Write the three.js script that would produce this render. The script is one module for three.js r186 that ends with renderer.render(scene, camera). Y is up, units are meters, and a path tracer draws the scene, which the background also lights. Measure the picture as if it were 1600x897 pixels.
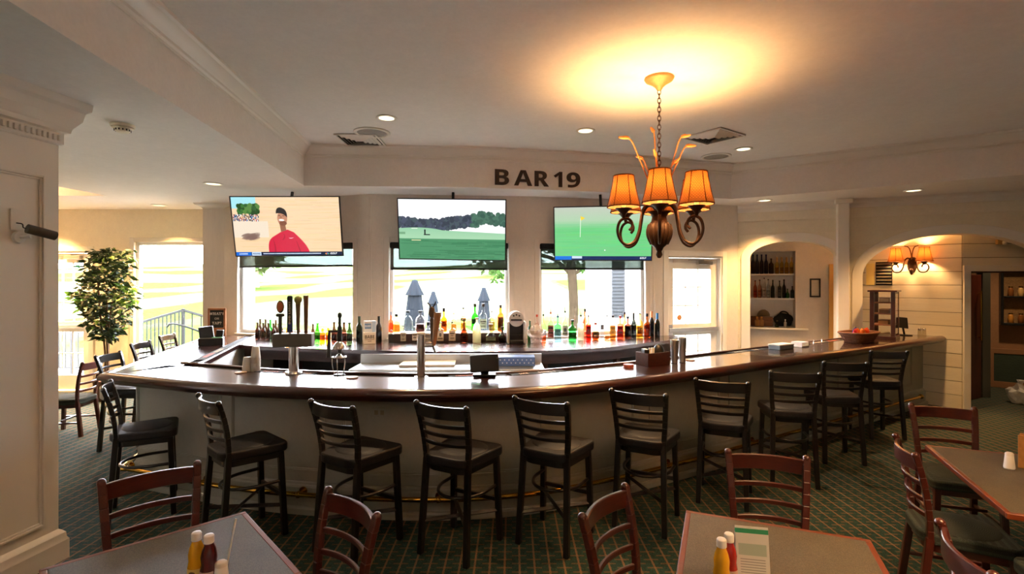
import * as THREE from 'three';
import { RoundedBoxGeometry } from 'three/addons/geometries/RoundedBoxGeometry.js';
import { mergeGeometries, toCreasedNormals } from 'three/addons/utils/BufferGeometryUtils.js';
import { RectAreaLightUniformsLib } from 'three/addons/lights/RectAreaLightUniformsLib.js';

// ---------------------------------------------------------------- camera, sky, exposure
const EYE = 1.9, FOCAL = 800;
const scene = new THREE.Scene();
const camera = new THREE.PerspectiveCamera(2 * Math.atan(448.5 / FOCAL) * 180 / Math.PI, 1600 / 897, 0.05, 400);
camera.position.set(0, EYE, 0);
camera.lookAt(0, EYE, -10);
camera.setViewOffset(1600, 897, 0, 8.5, 1600, 897);
const renderer = new THREE.WebGLRenderer({ antialias: true });
renderer.toneMapping = THREE.LinearToneMapping;
renderer.toneMappingExposure = 1.5;
renderer.shadowMap.enabled = true;
RectAreaLightUniformsLib.init();
scene.background = new THREE.Color(0.95, 1.0, 1.12);      // bright overcast sky
scene.backgroundIntensity = 24;

// ---------------------------------------------------------------- helpers
let seed = 12345;
const rnd = () => { seed = (seed * 1664525 + 1013904223) >>> 0; return seed / 4294967296; };
const rr = (a, b) => a + (b - a) * rnd();
const V = (x, d, y = 0) => new THREE.Vector3(x, y, -d);          // plan position: x to the side, d ahead, y up
const at = (px, py, d) => V((px - 800) / FOCAL * d, d, EYE - (py - 440) / FOCAL * d);
const taken = new Map();
function numbered(name) {
  const n = taken.get(name) || 0; taken.set(name, n + 1);
  return n ? name + '_' + String(n).padStart(3, '0') : name;
}
function tag(o, label, category, group) {
  o.userData.label = label; o.userData.category = category;
  if (group) o.userData.group = group;
  return o;
}
function thing(name, label, category, pos = [0, 0, 0], turn = 0, group) {
  const o = new THREE.Group(); o.name = numbered(name); scene.add(o);
  o.position.set(pos[0], pos[1], pos[2]); o.rotation.y = turn;
  return tag(o, label, category, group);
}
function structure(name, geo, mat, label) {
  const o = geo ? new THREE.Mesh(geo, mat) : new THREE.Group();
  if (geo) { o.castShadow = true; o.receiveShadow = true; }
  o.name = numbered(name); o.userData.kind = 'structure';
  o.userData.label = label; o.userData.category = name.split('_')[0];
  scene.add(o); return o;
}
function part(parent, name, geo, mat, label) {
  const g = Array.isArray(geo) ? merge(geo) : geo;
  const m = new THREE.Mesh(g, mat); m.name = name; m.castShadow = true; m.receiveShadow = true;
  if (label) m.userData.label = label;
  parent.add(m); return m;
}
function copyOf(o, label, pos, turn) {
  const c = o.clone(); c.name = numbered(o.name.replace(/_\d+$/, '')); scene.add(c);
  c.userData = { ...o.userData, label };
  if (pos) c.position.set(pos[0], pos[1], pos[2]);
  if (turn !== undefined) c.rotation.set(0, turn, 0);
  return c;
}
function merge(list) {
  const l = list.map((g) => {
    const n = g.index ? g.toNonIndexed() : g;
    for (const k of Object.keys(n.attributes)) if (!['position', 'normal', 'uv'].includes(k)) n.deleteAttribute(k);
    if (!n.attributes.uv) n.setAttribute('uv', new THREE.Float32BufferAttribute(new Float32Array(n.attributes.position.count * 2), 2));
    return n;
  });
  return l.length === 1 ? l[0] : mergeGeometries(l, false);
}
const bx = (w, h, d, x = 0, y = 0, z = 0, r = 0.004) => {
  const g = r > 0 ? new RoundedBoxGeometry(w, h, d, 1, Math.min(r, w * 0.45, h * 0.45, d * 0.45)) : new THREE.BoxGeometry(w, h, d);
  return g.translate(x, y, z);
};
const cyl = (r1, r2, h, x = 0, y = 0, z = 0, n = 20) => new THREE.CylinderGeometry(r1, r2, h, n).translate(x, y, z);
const sph = (r, x = 0, y = 0, z = 0, n = 14) => new THREE.SphereGeometry(r, n, Math.max(8, n * 0.7 | 0)).translate(x, y, z);
const lathe = (pts, n = 24) => new THREE.LatheGeometry(pts.map((p) => new THREE.Vector2(Math.max(p[0], 0.0001), p[1])), n);
const v3 = (a) => (a.isVector3 ? a : new THREE.Vector3(...a));
function rod(a, b, r, r2 = r, n = 8) {
  a = v3(a); b = v3(b);
  const dir = b.clone().sub(a), len = dir.length();
  const g = new THREE.CylinderGeometry(r2, r, len, n);
  g.applyQuaternion(new THREE.Quaternion().setFromUnitVectors(new THREE.Vector3(0, 1, 0), dir.normalize()));
  return g.translate((a.x + b.x) / 2, (a.y + b.y) / 2, (a.z + b.z) / 2);
}
function bar(a, b, w, t, r = 0.004) {                              // squared bar from a to b
  a = v3(a); b = v3(b);
  const dir = b.clone().sub(a), len = dir.length(); dir.normalize();
  const g = bx(w, len, t, 0, 0, 0, r);
  g.applyQuaternion(new THREE.Quaternion().setFromUnitVectors(new THREE.Vector3(0, 1, 0), dir));
  return g.translate((a.x + b.x) / 2, (a.y + b.y) / 2, (a.z + b.z) / 2);
}
const tube = (pts, r, n = 24, k = 8) => new THREE.TubeGeometry(new THREE.CatmullRomCurve3(pts.map(v3)), n, r, k, false);
// moves a closed outline of (offset to the left of the way, height) along a way of plan points
function sweep(path, prof, crease = 0.6, skew = path.skew) {                 // skew: how the first and last cut lean, to follow a slanting wall
  let area = 0;
  for (let i = 0; i < prof.length; i++) { const p = prof[i], q = prof[(i + 1) % prof.length]; area += p[0] * q[1] - q[0] * p[1]; }
  if (area < 0) prof = [...prof].reverse();
  const n = path.length, rows = [], along = [0];
  for (let i = 0; i < n; i++) {
    const a = path[Math.max(i - 1, 0)], b = path[i], c = path[Math.min(i + 1, n - 1)];
    const u = (p, q) => { const l = Math.hypot(q[0] - p[0], q[1] - p[1]) || 1; return [(q[0] - p[0]) / l, (q[1] - p[1]) / l]; };
    const e1 = i ? u(a, b) : u(b, c), e2 = i < n - 1 ? u(b, c) : u(a, b);
    const n1 = [-e1[1], e1[0]], n2 = [-e2[1], e2[0]];
    let m = [n1[0] + n2[0], n1[1] + n2[1]]; const k = 2 / (m[0] * m[0] + m[1] * m[1]) * 1; m = [m[0] * k, m[1] * k];
    if (skew && i === 0) m = skew[0]; if (skew && i === n - 1) m = skew[1];
    rows.push(prof.map((p) => [b[0] + m[0] * p[0], p[1], -(b[1] + m[1] * p[0])]));
    if (i) along.push(along[i - 1] + Math.hypot(b[0] - a[0], b[1] - a[1]));
  }
  const per = [0]; for (let j = 0; j < prof.length; j++) { const p = prof[j], q = prof[(j + 1) % prof.length]; per.push(per[j] + Math.hypot(q[0] - p[0], q[1] - p[1])); }
  const pos = [], uv = [];
  const put = (p, t) => { pos.push(...p); uv.push(...t); };
  for (let i = 0; i < n - 1; i++) for (let j = 0; j < prof.length; j++) {
    const j2 = (j + 1) % prof.length, p = rows[i][j], q = rows[i][j2], q2 = rows[i + 1][j2], p2 = rows[i + 1][j];
    const a = [along[i], per[j]], b = [along[i], per[j + 1]], c = [along[i + 1], per[j + 1]], d = [along[i + 1], per[j]];
    put(p, a); put(q, b); put(q2, c); put(p, a); put(q2, c); put(p2, d);
  }
  const tri = THREE.ShapeUtils.triangulateShape(prof.map((p) => new THREE.Vector2(p[0], p[1])), []);
  for (const t of tri) {
    for (const j of [t[0], t[2], t[1]]) put(rows[0][j], prof[j]);
    for (const j of t) put(rows[n - 1][j], prof[j]);
  }
  const g = new THREE.BufferGeometry();
  g.setAttribute('position', new THREE.Float32BufferAttribute(pos, 3));
  g.setAttribute('uv', new THREE.Float32BufferAttribute(uv, 2));
  g.computeVertexNormals();
  return toCreasedNormals(g, crease);
}
const rectProf = (o0, o1, y0, y1, c = 0) => c ? [[o0 + c, y0], [o1 - c, y0], [o1, y0 + c], [o1, y1 - c], [o1 - c, y1], [o0 + c, y1], [o0, y1 - c], [o0, y0 + c]] : [[o0, y0], [o1, y0], [o1, y1], [o0, y1]];
// frame of a straight wall from plan point A to B: u along it, y up, w out towards the room
class Wall {
  constructor(A, B) {
    this.A = A; this.B = B; this.len = Math.hypot(B[0] - A[0], B[1] - A[1]);
    this.e = [(B[0] - A[0]) / this.len, (B[1] - A[1]) / this.len];
    this.m = new THREE.Matrix4().makeBasis(new THREE.Vector3(this.e[0], 0, -this.e[1]), new THREE.Vector3(0, 1, 0), new THREE.Vector3(this.e[1], 0, this.e[0]));
    this.m.setPosition(A[0], 0, -A[1]);
  }
  put(g) { return g.applyMatrix4(this.m); }
  place(o, u, y, w) { o.position.copy(this.p(u, y, w)); o.rotation.y = Math.atan2(this.e[1], this.e[0]); return o; }
  p(u, y = 0, w = 0) { return new THREE.Vector3(u, y, w).applyMatrix4(this.m); }
  u(px, w = 0) {                                   // distance along the wall's line (moved out by w) where the sight line of column px meets it
    const k = (px - 800) / FOCAL, ax = this.A[0] + this.e[1] * w, ad = this.A[1] - this.e[0] * w;
    return (k * ad - ax) / (this.e[0] - k * this.e[1]);
  }
  d(u, w = 0) { return this.A[1] + this.e[1] * u - this.e[0] * w; }
  panel(u0, u1, y0, y1, thick, holes = [], w = 0) {
    const s = new THREE.Shape([[u0, y0], [u1, y0], [u1, y1], [u0, y1]].map((p) => new THREE.Vector2(...p)));
    for (const h of holes) s.holes.push(new THREE.Path(h.map((p) => new THREE.Vector2(...p))));
    return this.put(new THREE.ExtrudeGeometry(s, { depth: thick, bevelEnabled: false }).translate(0, 0, w - thick));
  }
}
const rectHole = (u0, u1, y0, y1) => [[u0, y0], [u0, y1], [u1, y1], [u1, y0]];

// ---------------------------------------------------------------- textures
function noiseField(n, cells, s) {
  let k = s >>> 0; const r = () => { k = (k * 1664525 + 1013904223) >>> 0; return k / 4294967296; };
  const g = Array.from({ length: cells * cells }, r), out = new Float32Array(n * n), f = (t) => t * t * (3 - 2 * t);
  for (let y = 0; y < n; y++) for (let x = 0; x < n; x++) {
    const X = x / n * cells, Y = y / n * cells, i = X | 0, j = Y | 0, a = f(X - i), b = f(Y - j), i2 = (i + 1) % cells, j2 = (j + 1) % cells;
    out[y * n + x] = (g[j * cells + i] * (1 - a) + g[j * cells + i2] * a) * (1 - b) + (g[j2 * cells + i] * (1 - a) + g[j2 * cells + i2] * a) * b;
  }
  return out;
}
function tex(n, fn, { srgb = true, rx = 1, ry = 1, h = n } = {}) {
  const data = new Uint8Array(n * h * 4);
  for (let y = 0; y < h; y++) for (let x = 0; x < n; x++) {
    const c = fn(x, y), i = (y * n + x) * 4;
    for (let k = 0; k < 3; k++) data[i + k] = Math.max(0, Math.min(255, c[k]));
    data[i + 3] = c[3] ?? 255;
  }
  const t = new THREE.DataTexture(data, n, h); t.wrapS = t.wrapT = THREE.RepeatWrapping; t.magFilter = THREE.LinearFilter; t.minFilter = THREE.LinearFilter;
  if (srgb) t.colorSpace = THREE.SRGBColorSpace;
  t.repeat.set(rx, ry); t.needsUpdate = true; return t;
}
function canvasTex(w, h, draw) {
  const c = document.createElement('canvas'); c.width = w; c.height = h; draw(c.getContext('2d'), w, h);
  const t = new THREE.CanvasTexture(c); t.colorSpace = THREE.SRGBColorSpace; t.magFilter = THREE.LinearFilter; return t;
}
const nA = noiseField(256, 8, 3), nB = noiseField(256, 32, 7), nC = noiseField(256, 128, 11), nD = noiseField(512, 6, 5), nE = noiseField(512, 200, 23);
const hex = (h) => [(h >> 16) & 255, (h >> 8) & 255, h & 255];
const speckle = (h, amp, rep = 1) => { const c = hex(h); return tex(256, (x, y) => { const i = y * 256 + x, t = 1 + amp * ((nA[i] - 0.5) * 0.5 + (nB[i] - 0.5) * 0.6 + (nC[i] - 0.5) * 0.8); return c.map((v) => v * t); }, { rx: rep, ry: rep }); };
const bumpNoise = tex(256, (x, y) => { const i = y * 256 + x, v = 255 * (0.35 * nB[i] + 0.65 * nC[i]); return [v, v, v]; }, { srgb: false });
const woodTex = (h1, h2, rx = 1, ry = 1) => {
  const a = hex(h1), b = hex(h2), s = noiseField(256, 64, 31), l = noiseField(256, 5, 17);
  return tex(256, (x, y) => { const i = ((y * 9) % 256) * 256 + ((x / 6) | 0); const t = Math.min(1, Math.max(0, 0.6 * s[i] + 0.55 * l[y * 256 + x] - 0.1)); return a.map((v, k) => v + (b[k] - v) * t); }, { rx, ry });
};
const std = (o) => new THREE.MeshStandardMaterial(o);
const phy = (o) => new THREE.MeshPhysicalMaterial(o);
const paint = (h, amp = 0.03, rough = 0.75) => std({ map: speckle(h, amp, 0.5), roughness: rough, bumpMap: bumpNoise, bumpScale: 0.0006 });

const M = {};
M.wall = paint(0xdcd4c8, 0.03, 0.6);
M.ceil = paint(0xebe8e3, 0.025, 0.8);
M.trim = std({ color: 0xe9e6dd, roughness: 0.35 });
M.cream = paint(0xe8dfca, 0.03, 0.45);
M.boards = [0xe6e0cb, 0xe3dcc6, 0xe8e2cf].map((h) => paint(h, 0.03, 0.45));
M.joint = std({ color: 0x8d8470, roughness: 0.9 });
M.barBody = paint(0x9c9a90, 0.03, 0.5);
M.barTop = phy({ map: woodTex(0x3a1712, 0x220c09, 1.2, 1.2), roughness: 0.3, clearcoat: 1, clearcoatRoughness: 0.05 });
M.barEdge = phy({ map: woodTex(0x4e2013, 0x2c100a, 1.2, 1.2), roughness: 0.28, clearcoat: 0.8, clearcoatRoughness: 0.14 });
M.darkWood = phy({ map: woodTex(0x38170f, 0x200c08, 2, 2), roughness: 0.6 });
M.caseWood = phy({ map: woodTex(0x4a1f14, 0x2a100a, 2, 2), roughness: 0.4, clearcoat: 0.3, clearcoatRoughness: 0.25 });
M.stoolWood = phy({ color: 0x120b0a, roughness: 0.32, clearcoat: 0.6, clearcoatRoughness: 0.18 });
M.stoolSeat = std({ map: speckle(0x17181f, 0.12, 4), roughness: 0.5, bumpMap: bumpNoise, bumpScale: 0.0008 });
M.mahogany = phy({ map: woodTex(0x571f14, 0x36110b, 3, 3), roughness: 0.32, clearcoat: 0.6, clearcoatRoughness: 0.15 });
M.tableEdge = phy({ map: woodTex(0x8a4322, 0x5e2a14, 3, 3), roughness: 0.35, clearcoat: 0.4, clearcoatRoughness: 0.2 });
M.laminate = std({ map: tex(512, (x, y) => { const i = y * 512 + x, t = 0.8 + 0.4 * nE[i] + 0.08 * (nD[i] - 0.5); return [88 * t, 82 * t, 67 * t]; }, { rx: 2.2, ry: 2.2 }), roughness: 0.5 });
M.black = std({ color: 0x0b0b0c, roughness: 0.4 });
M.matteBlack = std({ color: 0x111112, roughness: 0.8 });
M.chrome = std({ color: 0xd8d8d8, metalness: 1, roughness: 0.16 });
M.steel = std({ color: 0xb9b9b7, metalness: 1, roughness: 0.35 });
M.brass = std({ color: 0xc79a3c, metalness: 1, roughness: 0.22 });
M.iron = std({ map: speckle(0x3a2416, 0.5, 6), metalness: 0.5, roughness: 0.5 });
M.white = std({ color: 0xeeeeea, roughness: 0.5 });
M.plasticWhite = phy({ color: 0xf2f2f0, roughness: 0.5, transmission: 0.45, thickness: 0 });
M.glass = phy({ color: 0xffffff, transmission: 1, thickness: 0, roughness: 0, ior: 1.45 });
M.shade = phy({ color: 0x46504a, transmission: 0.42, thickness: 0, roughness: 0.12, side: THREE.DoubleSide });
M.carpet = (() => {
  const n = 128;                                            // small lozenge trellis on green pile
  return std({ map: tex(n, (x, y) => {
    const a = Math.abs(((x / n) * 2) % 1 - 0.5), i = (y * 2) * 256 + x * 2, nz = nC[i] - 0.5, grain = 1 + 0.5 * nz;
    const wob = Math.abs(((y / n) * 4) % 1 - 0.5) * 0.16;
    if (a < 0.06 + wob * 0.3) return [114, 88, 63].map((v) => v * grain);
    const b = Math.abs(((y / n) * 2 + (x < n / 2 ? 0 : 0.5)) % 1 - 0.5);
    if (b < 0.075 + wob * 0.25) return [84, 71, 52].map((v) => v * grain);
    const fl = nB[i] > 0.62 ? 1.25 : 1;
    return [26 * fl, 54 * fl, 48 * fl].map((v) => v * grain);
  }, { rx: 5, ry: 5 }), roughness: 1, bumpMap: bumpNoise, bumpScale: 0.004 });
})();

// ================================================================ SHELL
const LOW = 3.14, HIGH = 3.65;                                 // soffit and tray heights
const N = [[-4.64, 8.15], [-2.012, 7.25], [0.186, 7.45], [2.178, 7.85], [3.74, 8.4]];   // gently bowed window wall
const back = [0, 1, 2, 3].map((i) => new Wall(N[i], N[i + 1]));
const arch = new Wall([3.7, 8.4], [10.0, 5.732]);
const leftEnd = new Wall([-8.4, 8.8], [-4.5, 8.8]);
const WT = 0.16;

// floor
{
  const g = new THREE.BoxGeometry(19, 0.1, 14.6); g.translate(0.75, -0.05, -4.2);
  const uv = g.attributes.uv, p = g.attributes.position; for (let i = 0; i < uv.count; i++) uv.setXY(i, p.getX(i), p.getZ(i));
  structure('floor', g, M.carpet, 'dark green carpet with a small tan trellis pattern');
}
// lower ceiling with the big tray opening and a small recess over the side door
const tray = [[-1.68, -2.8], [-2.69, 6.62], [-0.5, 6.74], [1.5, 7.14], [3.3, 7.7], [6.3, 5.7], [9.6, 3.5], [9.6, -2.8]];
{
  const out = [[-8.7, -3.2], [10.2, -3.2], [10.2, 11.4], [3.5, 11.4], [3.5, 8.5], [2.15, 8.02], [0.18, 7.62], [-2.0, 7.42], [-4.55, 8.3], [-4.55, 8.97], [-8.7, 8.97]];
  const s = new THREE.Shape(out.map((p) => new THREE.Vector2(...p)));
  s.holes.push(new THREE.Path(tray.map((p) => new THREE.Vector2(...p))));
  s.holes.push(new THREE.Path([[-8.2, 5.7], [-8.2, 7.4], [-5.86, 7.4], [-6.0, 5.7]].map((p) => new THREE.Vector2(...p))));
  const g = new THREE.ExtrudeGeometry(s, { depth: HIGH - LOW, bevelEnabled: false });
  g.rotateX(-Math.PI / 2); g.translate(0, LOW, 0);
  structure('ceiling', g, M.ceil, 'lower plaster ceiling around the raised tray over the bar');
  structure('ceiling', new THREE.ExtrudeGeometry(new THREE.Shape(out.map((p) => new THREE.Vector2(...p))), { depth: 0.12, bevelEnabled: false }).rotateX(-Math.PI / 2).translate(0, HIGH, 0), M.ceil, 'raised tray ceiling above the tables and bar');
}
// crown moulding inside the tray
{
  const prof = (k) => [[0, HIGH], [0.13 * k, HIGH], [0.125 * k, HIGH - 0.022], [0.1 * k, HIGH - 0.03], [0.085 * k, HIGH - 0.06], [0.05 * k, HIGH - 0.095], [0.032 * k, HIGH - 0.105], [0.03 * k, HIGH - 0.125], [0.012 * k, HIGH - 0.135], [0.01 * k, HIGH - 0.15], [0, HIGH - 0.15]];
  structure('trim_1', sweep(tray.slice(0, 7), prof(-1), 0.4), M.trim, 'stepped white crown moulding around the tray ceiling');
}
// window wall: four flat runs with piers between the windows
const WIN_TOP = 2.46, WIN_BOT = 1.1;
const winPx = [[372, 552], [608, 795], [843, 1008]];
const wins = winPx.map(([a, b], i) => [back[i].u(a), back[i].u(b)]);
const doorU = [back[3].u(1043), back[3].u(1128)];
const backHoles = wins.map(([a, b]) => [rectHole(a, b, WIN_BOT, WIN_TOP)]);
const backNames = ['window wall pier by the chalkboard', 'window wall under the middle screen', 'window wall under the green screen', 'wall around the glazed service door'];
for (let i = 0; i < 4; i++) {
  const holes = i < 3 ? backHoles[i] : [rectHole(doorU[0], doorU[1], 0.02, 2.3)];
  structure('wall_back', back[i].panel(-0.02, back[i].len + 0.02, 0, LOW, WT, holes), M.wall, backNames[i]);
}
function windowUnit(n, wall, u0, u1, y0, y1, label) {
  const o = structure('window_' + n, null, null, label);
  const f = 0.05;
  const jamb = (a, b, c, d, w0, w1) => wall.put(bx(b - a, d - c, w1 - w0, (a + b) / 2, (c + d) / 2, (w0 + w1) / 2, 0.006));
  part(o, 'frame', [jamb(u0, u0 + f, y0, y1, -0.13, -0.05), jamb(u1 - f, u1, y0, y1, -0.13, -0.05), jamb(u0 + f, u1 - f, y0, y0 + f, -0.13, -0.05), jamb(u0 + f, u1 - f, y1 - f, y1, -0.13, -0.05)], M.white);
  const c = 0.075;
  part(o, 'casing', [jamb(u0 - c, u0, y0 - 0.02, y1 + c, 0, 0.018), jamb(u1, u1 + c, y0 - 0.02, y1 + c, 0, 0.018), jamb(u0, u1, y1, y1 + c, 0, 0.018)], M.wall);
  part(o, 'sill', jamb(u0 - 0.03, u1 + 0.03, y0 - 0.03, y0, -0.05, 0.05), M.trim);
  part(o, 'pane', jamb(u0 + f, u1 - f, y0 + f, y1 - f, -0.095, -0.09), M.glass);
  return o;
}
windowUnit(1, back[0], wins[0][0], wins[0][1], WIN_BOT, WIN_TOP, 'bar window behind the beer bottles and taps');
windowUnit(2, back[1], wins[1][0], wins[1][1], WIN_BOT, WIN_TOP, 'bar window showing two folded patio umbrellas');
windowUnit(3, back[2], wins[2][0], wins[2][1], WIN_BOT, WIN_TOP, 'bar window showing the tree and white building');
// pilaster at the end of the window wall
{
  const o = structure('wall_pilaster', null, null, 'pilaster behind the chalkboard sign');
  part(o, 'shaft', bx(0.42, LOW, 0.75, -4.7, LOW / 2, -8.5, 0.006), M.wall);
  part(o, 'capital', sweep([[-4.95, 8.9], [-4.95, 8.09], [-4.45, 8.09], [-4.45, 8.3]], [[0.05, LOW - 0.1], [0.02, LOW - 0.06], [-0.04, LOW - 0.03], [-0.06, LOW], [0.06, LOW], [0.06, LOW - 0.1]], 0.4), M.trim);
}
// side end wall with glazed door and tall window
const lw = [leftEnd.u(210), leftEnd.u(321)], ld = [leftEnd.u(42), leftEnd.u(139)];
structure('wall_end', leftEnd.panel(-0.3, leftEnd.len, 0, LOW, WT, [rectHole(lw[0], lw[1], 0.4, 2.58), rectHole(ld[0], ld[1], 0.02, 2.42)]), M.cream, 'cream end wall behind the tall leafy plant');
windowUnit(4, leftEnd, lw[0], lw[1], 0.4, 2.58, 'tall window beside the leafy plant showing the iron railing');
function glazedDoor(n, wall, u0, u1, top, cols, rowsUp, rowsLow, railY, label, handleSide, startRow) {
  const o = structure('door_' + n, null, null, label);
  const b = (a, c, d, e, w0 = -0.12, w1 = -0.075, r = 0.005) => wall.put(bx(c - a, e - d, w1 - w0, (a + c) / 2, (d + e) / 2, (w0 + w1) / 2, r));
  const c = 0.085;
  part(o, 'casing', [b(u0 - c, u0, 0, top + c, 0, 0.02), b(u1, u1 + c, 0, top + c, 0, 0.02), b(u0, u1, top, top + c, 0, 0.02)], M.trim);
  part(o, 'jamb', [b(u0, u0 + 0.025, 0, top, -0.16, 0), b(u1 - 0.025, u1, 0, top, -0.16, 0), b(u0 + 0.025, u1 - 0.025, top - 0.025, top, -0.16, 0)], M.trim);
  const s = 0.13, a0 = u0 + 0.03, a1 = u1 - 0.03, y1 = top - 0.03;
  const g0 = a0 + s, g1 = a1 - s, up0 = railY + 0.09, up1 = y1 - 0.17, lo0 = 0.28, lo1 = railY - 0.09;
  part(o, 'stile', b(a0, g0, 0.03, y1), M.trim); part(o, 'stile', b(g1, a1, 0.03, y1), M.trim);
  part(o, 'rail', b(g0, g1, up1, y1), M.trim); part(o, 'rail', b(g0, g1, lo1, up0), M.trim); part(o, 'rail', b(g0, g1, 0.03, lo0), M.trim);
  const lights = (ya, yb, rows) => {
    for (let i = 0; i < cols; i++) for (let j = 0; j < rows; j++) {
      const w = (g1 - g0) / cols, h = (yb - ya) / rows;
      part(o, 'pane', b(g0 + w * i + 0.003, g0 + w * (i + 1) - 0.003, ya + h * j + 0.003, ya + h * (j + 1) - 0.003, -0.1, -0.096, 0), M.glass);
    }
    for (let i = 1; i < cols; i++) { const x = g0 + (g1 - g0) / cols * i; part(o, 'muntin', b(x - 0.009, x + 0.009, ya, yb, -0.113, -0.082), M.trim); }
    for (let j = 1; j < rows; j++) { const y = ya + (yb - ya) / rows * j; part(o, 'muntin', b(g0, g1, y - 0.009, y + 0.009, -0.112, -0.083), M.trim); }
  };
  lights(up0, up1, rowsUp); lights(lo0, lo1, rowsLow);
  part(o, 'push_bar', [b(a0 + 0.02, a1 - 0.02, railY - 0.03, railY + 0.03, -0.07, -0.02), b(handleSide ? a1 - 0.09 : a0 + 0.01, handleSide ? a1 - 0.01 : a0 + 0.09, railY - 0.09, railY + 0.09, -0.076, -0.03)], M.steel, 'grey metal push bar');
  part(o, 'closer', [b(a1 - 0.42, a1 - 0.14, y1 - 0.1, y1 - 0.04, -0.075, -0.01), b(a1 - 0.6, a1 - 0.3, y1 - 0.035, y1 - 0.02, -0.05, -0.02)], M.steel, 'door closer');
  return o;
}
const door1 = glazedDoor(1, back[3], doorU[0], doorU[1], 2.3, 3, 3, 3, 1.14, 'white glazed service door behind the bar', 0);
{
  const u = back[3].u(1060, -0.09), s = back[3].put(new THREE.CylinderGeometry(0.045, 0.045, 0.003, 20).rotateX(Math.PI / 2).translate(u + 0.02, 1.33, -0.093));
  part(door1, 'sticker', s, std({ color: 0xd08a4a, roughness: 0.5 }), 'round orange window sticker');
}
glazedDoor(2, leftEnd, ld[0], ld[1], 2.42, 4, 3, 2, 1.12, 'white glazed exit door beside the leafy plant', 1);
{
  const w = new Wall([-8.4, -3], [-8.4, 8.8]);
  structure('wall_left', new Wall([-8.4, -3.0], [-8.4, 9.0]).panel(0, 12, 0, LOW, 0.2), M.cream, 'side wall beyond the panelled column');
}
// walls of the room behind and beside the camera
const frontWall = new Wall([10.2, -2.85], [-8.6, -2.85]);
structure('wall_front', frontWall.panel(0, frontWall.len, 0, HIGH, 0.16), M.wall, 'dining room wall facing the bar');
structure('wall_right', new THREE.BoxGeometry(0.2, HIGH, 14.5).translate(10.1, HIGH / 2, -4.35), M.cream, 'outer side wall of the dining room');

// arched wall of painted boards
const arcs = [];
function archDef(pxL, pxR, spring, rise) {
  const a = arch.u(pxL), b = arch.u(pxR), c = (a + b) / 2, h = (b - a) / 2;
  const top = (u) => Math.abs(u - c) >= h ? -1 : spring + rise * Math.sqrt(Math.max(0, 1 - ((u - c) / h) ** 2));
  const d = { a, b, c, h, spring, rise, top }; arcs.push(d); return d;
}
const arch1 = archDef(1172, 1306, 2.28, 0.26);
const arch2 = archDef(1347, 1652, 1.98, 0.6);
const archOutline = (d, grow = 0) => { const p = [[d.a - grow, -0.05]]; for (let i = 0; i <= 32; i++) { const t = Math.PI - Math.PI * i / 32; p.push([d.c + (d.h + grow) * Math.cos(t), d.spring + (d.rise + grow) * Math.sin(t)]); } p.push([d.b + grow, -0.05]); return p; };
const wallArch = structure('wall_arched', null, null, 'painted board wall with two arched openings');
{
  part(wallArch, 'backing', arch.panel(0, arch.len, -0.06, LOW, 0.2, [archOutline(arch1), archOutline(arch2)]), M.cream);
  let k = 0;
  for (let y = 0; y < LOW - 0.1; y += 0.205) {
    const y0 = y + 0.004, y1 = Math.min(y + 0.205 - 0.004, LOW - 0.005);
    let run = null; const runs = [];
    for (let i = 0; i <= 340; i++) {
      const u = arch.len * i / 340, low = Math.max(y0, arch1.top(u) + 0.001, arch2.top(u) + 0.001);
      if (low < y1 - 0.004) { (run ||= []).push([u, low]); } else if (run) { runs.push(run); run = null; }
    }
    if (run) runs.push(run);
    for (const r of runs) {
      if (r.length < 2) continue;
      const simple = r.filter((p, i) => i === 0 || i === r.length - 1 || !(r[i - 1][1] === p[1] && r[i + 1][1] === p[1]));
      const s = new THREE.Shape([...simple, [r[r.length - 1][0], y1], [r[0][0], y1]].map((p) => new THREE.Vector2(...p)));
      part(wallArch, 'board', arch.put(new THREE.ExtrudeGeometry(s, { depth: 0.014, bevelEnabled: false })), M.boards[k++ % 3]);
    }
  }
  // raised arch casings
  for (const d of [arch1, arch2]) {
    const s = new THREE.Shape(archOutline(d, 0.13).map((p) => new THREE.Vector2(...p)));
    s.holes.push(new THREE.Path(archOutline(d).map((p, i, l) => new THREE.Vector2(p[0], i === 0 || i === l.length - 1 ? -0.04 : p[1]))));
    part(wallArch, 'arch_casing', arch.put(new THREE.ExtrudeGeometry(s, { depth: 0.03, bevelEnabled: true, bevelSize: 0.004, bevelThickness: 0.004, bevelSegments: 1 })), M.trim);
  }
  part(wallArch, 'crown', sweep([arch.A, arch.B], [[0, LOW], [-0.1, LOW], [-0.09, LOW - 0.03], [-0.05, LOW - 0.06], [-0.035, LOW - 0.1], [-0.02, LOW - 0.12], [0, LOW - 0.12]], 0.4), M.trim);
  const pu = [arch.u(1309, 0.16), arch.u(1327, 0.16)];
  part(wallArch, 'pilaster', [arch.put(bx(pu[1] - pu[0], LOW, 0.19, (pu[0] + pu[1]) / 2, LOW / 2, 0.085, 0.006)), arch.put(bx(pu[1] - pu[0] + 0.08, 0.07, 0.25, (pu[0] + pu[1]) / 2, LOW - 0.035, 0.1, 0.012))], M.trim);
}
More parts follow.
